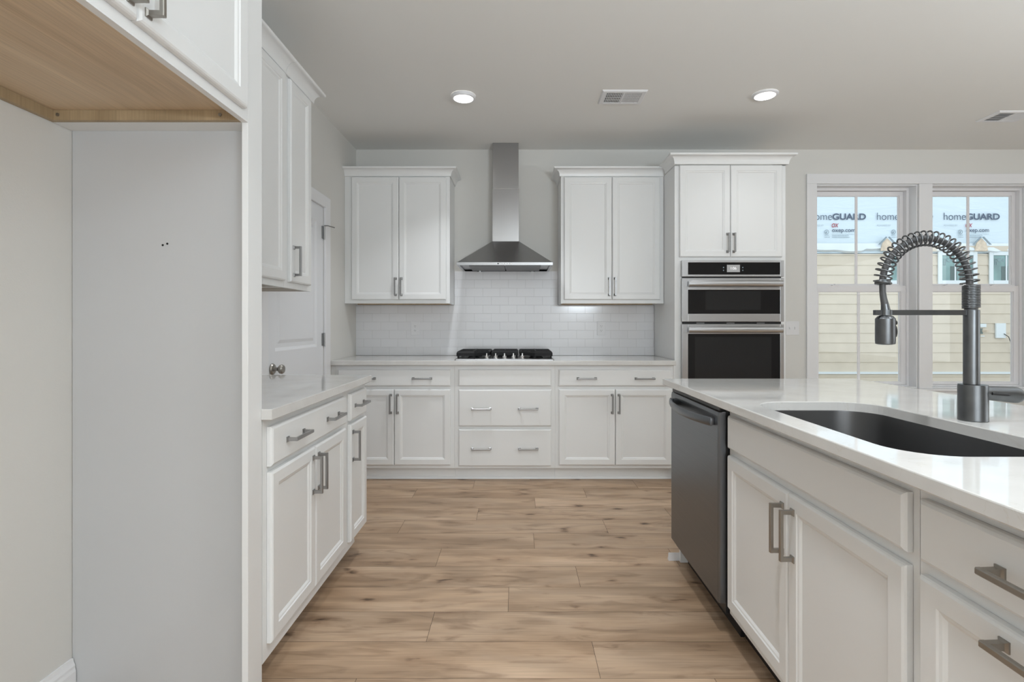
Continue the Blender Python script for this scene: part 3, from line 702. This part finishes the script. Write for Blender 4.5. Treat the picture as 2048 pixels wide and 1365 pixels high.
for a, b_, c, e in ((y0, y0+.038, z0, z1), (y1-.038, y1, z0, z1), (y0+.038, y1-.038, z0, z0+.038), (y0+.038, y1-.038, z1-.038, z1)): box(bm, xf+.0002, xf+.019, a, b_, c, e)
obj('face_frame', bm, 'cab', t)
for a, b_, hu in ((.652, 1.0835, 1.058), (1.0865, 1.527, 1.110)):
    f = obj('door', front(Ff, a, b_, 1.832, 2.375, .0008), 'cab', t); pull(Ff, hu, .0198, 1.928, 1, f, PULLW)

# ------------------------------------------------------------------ island
IG = None
base_cab(Fisl, 1.0235, 1.938, 'white island sink cabinet with a false drawer front over two doors', IG,
         [('false', 1.041, 1.919, .724, .8465, []),
          ('door', 1.041, 1.4875, .128, .698, [(1.460, .585, 1)]), ('door', 1.4905, 1.919, .128, .698, [(1.517, .585, 1)])], df=0, toe=-.075, z1=.8845, zb=.095, mesh=PULLW, shoe=False, sink=True, toem='black')  # black toe kicks on both island cabinets: recess shade put into the colour
base_cab(Fisl, .50, 1.0230, 'white island cabinet nearest the camera with a drawer over one door', IG,
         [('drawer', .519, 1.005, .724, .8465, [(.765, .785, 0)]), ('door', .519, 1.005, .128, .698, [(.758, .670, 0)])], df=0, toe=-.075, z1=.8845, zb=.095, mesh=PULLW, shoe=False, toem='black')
t = thing('island_end_panel', 'white end panel and back of the island beyond the dishwasher', 'panel', (1.2, 2.56, 0))
bm = BM(); box(bm, .815, 1.42, 2.552, 2.571, .0005, .8845); obj('end_panel', bm, 'cab', t)
bm = BM(); box(bm, 1.4215, 1.44, .46, 2.571, .0005, .8845); obj('back_panel', bm, 'cab', t)
bm = BM(); box(bm, .815, 1.42, .46, .4785, .0005, .8845); obj('near_panel', bm, 'cab', t)
bm = BM()
prism(bm, [(2.5715, .0005), (2.590, .0005), (2.589, .008), (2.583, .018), (2.577, .040), (2.5715, .042)], lambda p, q, s: (s, p, q), .762, 1.455)
tag(obj('shoe_molding', bm, 'trim'), 'white moulding at the floor along the far end of the island', 'moulding')

# island worktop with sink cut-out
SX0, SX1, SY0, SY1, SR = .815, 1.222, 1.052, 1.802, .115
def island_top():
    bm = BM(); x0, x1, y0, y1 = .733, 1.697, .43, 2.578; e = .003; z0, z1 = .8855, ZT
    n = 10
    inner = [(x, y) for x, y, _ in rr(SX0, SX1, SY0, SY1, SR, 0, n)]
    cx, cy = (SX0+SX1)/2, (SY0+SY1)/2
    def outer(q):
        out = []
        for x, y in inner:
            # push corner points out to the rectangle along matching fractions
            dx, dy = x-cx, y-cy; s = 1e9
            if dx > 1e-9: s = min(s, (x1-q-cx)/dx)
            if dx < -1e-9: s = min(s, (x0+q-cx)/dx)
            if dy > 1e-9: s = min(s, (y1-q-cy)/dy)
            if dy < -1e-9: s = min(s, (y0+q-cy)/dy)
            out.append((cx+dx*s, cy+dy*s))
        return out
    # exact corners: snap the point closest to each corner
    def snap(P, q):
        P = list(P)
        for c in ((x0+q, y0+q), (x1-q, y0+q), (x1-q, y1-q), (x0+q, y1-q)):
            i = min(range(len(P)), key=lambda k: (P[k][0]-c[0])**2+(P[k][1]-c[1])**2); P[i] = c
        return P
    def off(q):
        return [(x, y) for x, y, _ in rr(SX0-q, SX1+q, SY0-q, SY1+q, SR+q, 0, n)]
    R = [(snap(outer(e), e), z0), (snap(outer(0), 0), z0+e), (snap(outer(0), 0), z1-e), (snap(outer(e*.3), e*.3), z1-e*.3), (snap(outer(e), e), z1),
         (off(.002), z1), (off(0), z1-.002), (off(0), z0)]
    V = rings(bm, [[(x, y, z) for x, y in P] for P, z in R], False, False)
    n2 = len(V[0])
    for i in range(n2): bm.faces.new((V[-1][i], V[-1][(i+1) % n2], V[0][(i+1) % n2], V[0][i]))
    return bm
tag(obj('countertop', island_top(), 'quartz'), 'polished cream white quartz island countertop with the sink cut into it', 'countertop')
# sink basin
t = thing('kitchen_sink', 'single bowl undermount stainless steel sink in the island countertop', 'sink', ((SX0+SX1)/2, (SY0+SY1)/2, .66))
def rs_(q, z, r=None): return rr(SX0-q, SX1+q, SY0-q, SY1+q, r or SR+q, z, 10)
bm = BM()
rings(bm, [rs_(.0036, .8853), rs_(.0008, .8853), rs_(.0004, .88), rs_(-.004, .70), rs_(-.012, .675), rs_(-.035, .662), rs_(-.10, .658, .06), rs_(-.10, .656, .06), rs_(-.03, .659), rs_(-.009, .672), rs_(-.001, .70), rs_(.0028, .88), rs_(.0036, .8825)], False, False)
o = bm; V = list(bm.verts)
bm.verts.ensure_lookup_table(); n = 44
bm.faces.new([bm.verts[6*n+i] for i in range(n)]); bm.faces.new([bm.verts[7*n+i] for i in range(n)][::-1])
bm.faces.new
for i in range(n): bm.faces.new((bm.verts[i], bm.verts[(i+1) % n], bm.verts[12*n+(i+1) % n], bm.verts[12*n+i]))
obj('basin', bm, 'sink', t, smooth=True, angle=50)
bm = BM(); lathe(bm, (SX0+SX1)/2, (SY0+SY1)/2, [(.045, .6585), (.045, .661), (.036, .6605), (.03, .6595)], 28); obj('drain', bm, 'chrome', t, smooth=True)

# dishwasher
t = thing('dishwasher', 'dark stainless steel dishwasher with curved bar handle at the far end of the island', 'dishwasher', (1.05, 2.24, 0))
dx = .765; y0, y1 = 1.940, 2.548; zb, zt2 = .130, .857
bm = BM(); box(bm, dx+.028, 1.40, y0+.004, y1-.001, .09, .872); obj('tub', bm, 'black', t)
bm = BM(); box(bm, dx+.085, dx+.10, y0+.004, y1-.004, .0005, .089); obj('toe_kick', bm, 'black', t)
bm = BM()
sec = [(dx+.026, 0), (dx+.004, 0), (dx, .004)]      # door skin with a softly rounded face and chamfered ends
P = []
ys = [(y0, dx+.026), (y0+.001, dx+.006), (y0+.006, dx+.001), (y0+.014, dx), (y1-.014, dx), (y1-.006, dx+.001), (y1-.001, dx+.006), (y1, dx+.026)]
rings(bm, [[(x, y, z) for y, x in ys] for z in (zb, zt2-.05, zt2-.018)] + [[(x+.003 if x < dx+.02 else x, y, zt2-.004) for y, x in ys], [(x+.010 if x < dx+.015 else x, y, zt2) for y, x in ys]])
dr = obj('door', bm, 'steeldw', t)
bm = BM(); box(bm, dx+.006, dx+.028, y0+.01, y1-.01, zt2+.0005, .871, .002); obj('control_strip', bm, 'black', t)
bm = BM(); n = 26; rs = []
for i in range(n+1):
    s = i/n; y = 1.985+.525*s; x = dx-.012-.034*math.sin(PI*s)**.8
    rs.append([(x+.0075*math.cos(a), y, .812+.0175*math.sin(a)-.004*math.sin(PI*s)) for a in [2*PI*k/14 for k in range(14)]])
rings(bm, rs)
for y in (1.990, 2.505): box(bm, dx-.016, dx-.0002, y-.008, y+.008, .798, .826, .003)
obj('handle', bm, 'steeldw', dr, smooth=True, angle=50)

# ------------------------------------------------------------------ faucet
FX, FY = 1.287, 1.450
t = thing('kitchen_faucet', 'grey pull-down kitchen faucet with coil spring arch standing behind the sink', 'faucet', (FX, FY, ZT))
bm = BM(); lathe(bm, FX+.004, FY, [(.034, ZT+.0006), (.0345, ZT+.003), (.034, ZT+.006), (.034, 1.012), (.033, 1.018), (.0195, 1.019)], 40); obj('base', bm, 'faucet', t, smooth=True)
# lever handle: stub and flattened paddle to the right, slightly towards the camera
bm = BM()
def capsule(bm, p0, p1, r0, r1, h0, h1, n=20):
    d_ = (Vector(p1)-Vector(p0)).normalized(); s = d_.cross(Vector((0, 0, 1))).normalized(); up = s.cross(d_).normalized(); rs = []
    L = (Vector(p1)-Vector(p0)).length
    for i in range(15):
        f = i/14; x = L*f; k = 1 if f < .8 else math.sqrt(max(0, 1-((f-.8)/.2)**2)); k = max(k, .03)
        r = r0+(r1-r0)*f; h = h0+(h1-h0)*f
        rs.append([Vector(p0)+d_*x+s*r*math.cos(a)+up*h*k*math.sin(a) for a in [2*PI*j/n for j in range(n)]])
    rings(bm, rs)
capsule(bm, (FX+.010, FY-.010, .997), (FX+.120, FY-.030, .990), .017, .013, .0185, .0235)
lv = obj('lever', bm, 'faucet', t, smooth=True)
bm = BM(); capsule(bm, (FX+.030, FY-.0315, .996), (FX+.075, FY-.0375, .992), .003, .002, .004, .003, 12); obj('lever_groove', bm, 'black', lv, smooth=True)
bm = BM(); lathe(bm, FX, FY, [(.0187, 1.0195), (.0187, 1.226), (.018, 1.229), (.012, 1.2295)], 32); obj('column', bm, 'faucet', t, smooth=True)
# tight coil cuff on the column
def helix(cx, cy, z0, z1, r, turns, wire, n=18):
    bm = BM(); tube(bm, [(cx+r*math.cos(2*PI*turns*i/(turns*n)), cy+r*math.sin(2*PI*turns*i/(turns*n)), z0+(z1-z0)*i/(turns*n)) for i in range(int(turns*n)+1)], wire, 7); return bm
obj('lower_coil', helix(FX-.001, FY, 1.2335, 1.298, .0183, 14, .0027), 'faucet', t, smooth=True, angle=60)
bm = BM(); lathe(bm, FX-.001, FY, [(.0155, 1.2298), (.0155, 1.300), (.009, 1.301)], 24); obj('coil_core', bm, 'faucetdark', t, smooth=True)
# arch path in the x-z plane
xr = FX-.005; xl = FX-.252; zc = 1.302; A = (xr-xl)/2; Bv = .130
def arch(s):   # s 0..1 from the column over to the spray side
    a = PI*s; return Vector((xl+A+A*math.cos(a), FY, zc+Bv*math.sin(a)))
N = 640; pts = [arch(i/N) for i in range(N+1)]
bm = BM(); tube(bm, [arch(i/60) for i in range(61)], .0085, 12); obj('hose', bm, 'faucetdark', t, smooth=True)
L = [0]
for i in range(N): L.append(L[-1]+(pts[i+1]-pts[i]).length)
turns = 26; hp = []
for i in range(N+1):
    s = L[i]/L[-1]; a = 2*PI*turns*s; T = (pts[min(i+1, N)]-pts[max(i-1, 0)]).normalized(); Nn = Vector((-T.z, 0, T.x)); Bn = Vector((0, 1, 0))
    hp.append(pts[i]+(Nn*math.cos(a)+Bn*math.sin(a))*.0205)
bm = BM(); tube(bm, hp, .0023, 7); obj('spring', bm, 'faucet', t, smooth=True, angle=60)
obj('collar', helix(xl, FY, 1.303, 1.313, .0165, 3, .0029), 'faucet', t, smooth=True, angle=60)
# hose end, wand and spray head
SXp = xl+.008
bm = BM(); tube(bm, [(xl, FY, 1.303), (xl+.0005, FY, 1.28), (xl+.003, FY, 1.262), (xl+.0065, FY, 1.246)], [.008, .008, .0085, .0095], 14); obj('hose_end', bm, 'faucetdark', t, smooth=True)
bm = BM(); tube(bm, [(xl+.0065, FY, 1.246), (xl+.009, FY, 1.228), (xl+.010, FY, 1.214)], [.0095, .0115, .012], 18); wn = obj('wand_neck', bm, 'faucet', t, smooth=True)
bm = BM(); lathe(bm, SXp, FY, [(.014, 1.2135), (.019, 1.211), (.0245, 1.204), (.0245, 1.142), (.0235, 1.133), (.016, 1.1305), (.012, 1.131)], 36); sh = obj('spray_head', bm, 'faucet', t, smooth=True, angle=30)
for zc_, hh in ((1.193, .0065), (1.168, .016)):
    bm = BM(); rings(bm, [[(SXp+.0215+xx, FY-.006+.006*math.cos(a)*k, zc_+hh*math.sin(a)*k) for a in [2*PI*j/16 for j in range(16)]] for xx, k in ((0, 1), (.0045, 1), (.006, .7))]); obj('spray_button', bm, 'black', sh, smooth=True)
bm = BM(); tube(bm, [(FX-.016, FY, 1.2215), (FX-.275, FY, 1.2215)], 0, rect=(.011, .0145)); bm2 = bm
rings(bm, [circ(SXp+.001, FY, z, r, 20) for z, r in ((1.2142, .0145), (1.2142, .0155), (1.229, .0155), (1.229, .0145))], False, False)
obj('arm', bm, 'faucet', t)

# ------------------------------------------------------------------ ceiling lights, registers
def ceiling_light(x, y, label, group, depth=.018, power=None):
    t = thing('ceiling_light', label, 'light', (x, y, CEIL), group)
    r = .083; bm = BM(); rings(bm, [circ(x, y, z, q, 40) for q, z in ((r, CEIL-.0005), (r, CEIL-.004), (r-.006, CEIL-depth), (.0665, CEIL-depth-.001), (.064, CEIL-depth+.004))], False, False); obj('trim_ring', bm, 'trim', t, smooth=True, angle=60)
    bm = BM(); rings(bm, [circ(x, y, CEIL-depth+.004, .0645, 40), circ(x, y, CEIL-depth+.001, .0645, 40)]); obj('lens', bm, 'lens', t)
    l = bpy.data.lights.new('lamp_light', 'AREA'); l.shape = 'DISK'; l.size = .12; l.energy = power or LAMP_W; l.color = (.93, .965, 1); l.spread = math.radians(105)
    o = bpy.data.objects.new('lamp_light', l); C.objects.link(o); o.parent = t; o.location = (0, 0, -depth-.006)
    return t
ceiling_light(-.361, 3.452, 'round recessed ceiling light left of the ceiling vent, nearer the hood', 'recessed ceiling lights', .020)
ceiling_light(1.661, 3.430, 'round recessed ceiling light right of the ceiling vent, in front of the oven tower', 'recessed ceiling lights', .012, .9)
for i, (x, y) in enumerate(((.35, 1.1), (1.9, 1.2), (.65, -1.0), (3.6, 1.6), (4.4, -1.2))):
    ceiling_light(x, y, ['round ceiling light above the left counter aisle, out of view', 'round ceiling light above the island, out of view', 'round ceiling light behind the camera, out of view', 'round ceiling light in the dining area, out of view', 'round ceiling light in the living area, out of view'][i], 'recessed ceiling lights', power=[6.8, 1.2, 5, 5, 5][i])

def register(x0, x1, y0, y1, label):
    t = thing('air_vent', label, 'vent', ((x0+x1)/2, (y0+y1)/2, CEIL), 'ceiling air vents')
    bm = BM(); z1 = CEIL-.0004; z0 = CEIL-.010; e = .03
    def rc(q, z): return [(x0+q, y0+q, z), (x1-q, y0+q, z), (x1-q, y1-q, z), (x0+q, y1-q, z)]
    rings(bm, [rc(0, z1), rc(.001, z1-.003), rc(.008, z0), rc(e, z0), rc(e, z1)], False, False); xm = (x0+x1)/2
    box(bm, xm-.006, xm+.006, y0+e, y1-e, z0, z1-.001); obj('frame', bm, 'trim', t)
    bm = BM(); box(bm, x0+e, x1-e, y0+e, y1-e, z1-.0018, z1-.0004); obj('duct_opening', bm, 'ventdark', t)
    n = 10
    for half in (0, 1):
        a = x0+e if half == 0 else xm+.006; b_ = xm-.006 if half == 0 else x1-e
        bm = BM()
        for i in range(n):
            c = a+(b_-a)*(i+.5)/n; tl = .0042*(1 if half == 0 else -1)
            rings(bm, [[(c-tl-.0009, y, z0+.0005), (c-tl+.0009, y, z0+.0005), (c+tl+.0009, y, z1-.002), (c+tl-.0009, y, z1-.002)] for y in (y0+e, y1-e)])
        for k in (1, 2, 3): yy = y0+e+(y1-y0-2*e)*k/4; box(bm, a, b_, yy-.0008, yy+.0008, z0+.003, z1-.002)
        obj('louvers', bm, 'trim', t)
register(.562, .862, 3.360, 3.569, 'white rectangular ceiling vent between the two round lights')
register(3.475, 3.775, 3.685, 3.885, 'white ceiling vent above the right window, cut by the photo edge')

# ------------------------------------------------------------------ neighbouring house outside
HY = 9.4
t = thing('neighbouring_house', 'cream sided house under construction with blue-white house wrap, seen through the windows', 'house', (7, HY, -.3))
def PX(px, y=HY): return (px-1034)*y/1024
def PZ(py, y=HY): return H-(py-650)*y/1024
hx0, hx1 = 1.5, 13.5
def siding(z0, z1, x0=hx0, x1=hx1, pitch=.178, y=HY, th=.014):
    bm = BM(); z = z0
    while z < z1-.01:
        zz = min(z+pitch, z1)
        prism(bm, [(y+.02, z), (y-th, z), (y-.003, zz), (y+.02, zz)], lambda p, q, s: (s, p, q), x0, x1); z += pitch
    return bm
obj('siding', siding(.324, PZ(508)), 'cream', t)
obj('foundation_siding', siding(-.30, .284), 'cream', t)
bm = BM(); box(bm, hx0, hx1, HY-.035, HY+.02, .2845, .3235); obj('trim_band', bm, 'exttrim', t)
bm = BM(); nx, nz = 90, 30; zt0 = PZ(507); G = []
for i in range(nx+1):
    col = []
    for j in range(nz+1):
        x = hx0+(hx1-hx0)*i/nx; z = zt0+(6.6-zt0)*j/nz
        col.append(bm.verts.new((x, HY+.006+.012*math.sin(x*2.1+z*1.3)*math.sin(z*3.7+x*.6), z)))
    G.append(col)
for i in range(nx):
    for j in range(nz): bm.faces.new((G[i][j], G[i+1][j], G[i+1][j+1], G[i][j+1]))
bmesh.ops.recalc_face_normals(bm, faces=bm.faces)
bmesh.ops.solidify(bm, geom=list(bm.faces), thickness=-.004)
wr = obj('house_wrap', bm, 'wrap', t, smooth=True)
bm = BM(); box(bm, hx0, hx1, HY+.04, HY+.2, -.3, 6.6); obj('sheathing', bm, 'wrap', t)
# loose lower edge of the wrap
bm = BM(); P = []; n = 110
def wavy(i):
    px = 1500+i*(900/n)
    return px, 493+1.5*math.sin(px*.045)+1.0*math.sin(px*.13+1)-(4 if 1725 < px < 1765 else 0)
V = []
for i in range(n+1):
    px, py = wavy(i); x = PX(px); dd = .05+.018*math.sin(i*1.1)
    V.append([bm.verts.new((x, HY-.014, PZ(487))), bm.verts.new((x, HY-.014-dd*.5, PZ((487+py)/2+4))), bm.verts.new((x, HY-.012-dd, PZ(py+9))), bm.verts.new((x, HY-.008, PZ(py+12)))])
for a, b_ in zip(V, V[1:]):
    for k in range(3): bm.faces.new((a[k], b_[k], b_[k+1], a[k+1]))
bmesh.ops.solidify(bm, geom=list(bm.faces), thickness=.003)
obj('wrap_edge', bm, 'wrapflap', t, smooth=True)
# frieze board over the small windows and gable blocks
bm = BM(); box(bm, PX(1850), hx1, HY-.05, HY-.0145, PZ(503.5), PZ(493)); obj('frieze_board', bm, 'cream', t)
for cx in (1769, 1956):
    bm = BM(); y = HY-.075
    prism(bm, [(cx-13, 503), (cx+13, 503), (cx+9, 487), (cx, 478), (cx-9, 487)], lambda p, q, s: (PX(p), s, PZ(q)), y, y+.02); br = obj('gable_block', bm, 'rawwood', t)
    for s in (-1, 1):
        bm = BM(); prism(bm, [(cx+s*1, 476), (cx+s*3.5, 475), (cx+s*19, 491), (cx+s*15, 491)], lambda p, q, r: (PX(p), r, PZ(q)), y-.012, y-.001); obj('flashing_strip', bm, 'inkgrey', br)
# small windows of that house
for px0 in (1873.4, 1975.4, 2077.4, 1771.5):
    x0, x1 = PX(px0), PX(px0+78); z0, z1 = PZ(569.5), PZ(503.5)
    bm = BM(); e = PX(8)-PX(0); y = HY-.04
    for a, b_, c, d_ in ((x0, x0+e, z0, z1), (x1-e, x1, z0, z1), (x0+e, x1-e, z0, z0+e), (x0+e, x1-e, z1-e, z1)): box(bm, a, b_, y, HY-.0145, c, d_, .006)
    e2 = e; xm = (x0+x1)/2-.04; box(bm, xm-.012, xm+.012, y+.01, y+.022, z0+e, z1-e)
    wf = obj('window', bm, 'exttrim', t)
    bm = BM(); box(bm, x0+e, x1-e, y+.0225, HY-.0146, z0+e, z1-e); pn_ = obj('pane', bm, 'teal', wf)
    bm = BM(); box(bm, x0+e+.16, x0+e+.28, y+.0195, y+.022, z0+e, z0+e+.26); box(bm, x0+e+.33, x0+e+.50, y+.0195, y+.022, z0+e+.02, z0+e+.2); obj('room_furniture', bm, 'tealdark', wf)
    zz = z1-e-.12
    text('C4 ETC', .1, lambda a, c: (x0+e+.09+a, y+.019, zz+c), 'inkgrey', wf, name='window_sticker', width=.34)
    bm = BM(); fr = .006; a, b_, c, d_ = x0+e+.01, x0+e+.075, zz-.06, zz+.055
    for q in ((a, a+fr, c, d_), (b_-fr, b_, c, d_), (a, b_, c, c+fr), (a, b_, d_-fr, d_), ((a+b_)/2-fr/2, (a+b_)/2+fr/2, c, d_), (a, b_, (c+d_)/2-fr/2, (c+d_)/2+fr/2)): box(bm, q[0], q[1], y+.018, y+.0195, q[2], q[3])
    obj('sticker_symbol', bm, 'inkgrey', wf)
# printing on the wrap
yt = HY-.014
def T(body, px, py, wpx, m, off=0, hpx=None, shear=0):
    k = HY/1024
    text(body, .1, lambda a, c: (PX(px)+a, yt, PZ(py)+c), m, wr, width=wpx*k, offset=off, shear=shear, height=hpx*k if hpx else None)
def bars(L):
    """rows of print too small to read"""
    bm = BM()
    for px, py, n in L:
        x = px
        while x < px+n:
            q = min(x+random.uniform(1.2, 3.2), px+n); box(bm, PX(x), PX(q), yt, yt+.001, PZ(py), PZ(py-1)); x = q+.7
    obj('fine_print', bm, 'inkgrey', wr)
for k in range(-2, 6):
    o_ = 1619.5+133.6*k
    for dy in ((0, -158) if k > -3 else (0,)):
        T('home', o_+0, 440.5+dy, 43.5, 'ink', -.0009, 14.5); T('GUARD', o_+44.5, 439.6+dy, 67, 'ink', .003, 12.8)
        T('POWERED BY', o_, 453+dy, 27, 'inkgrey', -.0012, 3); T('OX', o_+43, 455+dy, 14, 'inkred', .002, 8, .25); T('oxep.com', o_+44, 464.5+dy, 46, 'ink', .0008)
        T('HomeGuard Building Products', o_+44, 469.5+dy, 46, 'inkgrey', 0, 2.2); bars(((o_+44, 472.4+dy, 33), (o_+44, 475.6+dy, 35), (o_+29, 471.2+dy, 9), (o_+29, 475.2+dy, 10)))
        bm = BM(); cx, cz, r1, r2 = PX(o_+33), PZ(464.5+dy), .042, .033
        rings(bm, [[(cx+r*math.cos(2*PI*i/24), yy, cz+r*math.sin(2*PI*i/24)) for i in range(24)] for r, yy in ((r1, yt+.001), (r1, yt), (r2, yt), (r2, yt+.001))], False, False); box(bm, cx-.02, cx+.004, yt, yt+.001, cz-.018, cz-.006); box(bm, cx-.012, cx-.004, yt, yt+.001, cz-.02, cz+.02); box(bm, cx+.004, cx+.018, yt, yt+.001, cz+.004, cz+.016); obj('round_mark', bm, 'inkgrey', wr)
# boxes on the siding
t2 = thing('utility_box', 'white utility box with a cable on the cream siding, seen through right window', 'utility box', (PX(1998), HY-.02, PZ(676)))
bm = BM(); box(bm, PX(1988), PX(2007.5), HY-.045, HY-.015, PZ(676.5), PZ(647), .004); obj('box', bm, 'exttrim', t2)
bm = BM(); tube(bm, [(PX(2003), HY-.05, PZ(668)), (PX(2010), HY-.07, PZ(674)), (PX(2016), HY-.06, PZ(688)), (PX(2020), HY-.03, PZ(706)), (PX(2021), HY-.02, PZ(730))], .006, 6); obj('cable', bm, 'black', t2)
t3 = thing('wire_junction', 'small open electrical junction with loose yellow wires on the siding beside the faucet column', 'junction box', (PX(1965), HY-.02, PZ(673)))
bm = BM(); box(bm, PX(1955), PX(1970), HY-.03, HY-.015, PZ(655), PZ(648), .002); box(bm, PX(1956), PX(1967), HY-.025, HY-.015, PZ(673.5), PZ(672)); obj('cover', bm, 'exttrim', t3)
bm = BM(); box(bm, PX(1957), PX(1963), HY-.028, HY-.015, PZ(668), PZ(657.5)); obj('terminal', bm, 'tealdark', t3)
bm = BM()
for q in (0, 2, 4): tube(bm, [(PX(1961), HY-.03, PZ(660+q)), (PX(1968), HY-.05, PZ(661+q*.6)), (PX(1974), HY-.04, PZ(662+q*.3))], .005, 6)
obj('wires', bm, 'rawwood', t3)
bm = BM(); box(bm, 1.5, 13.5, W+.2, 9.9, -.35, -.301); struct('ground', bm, 'ground')
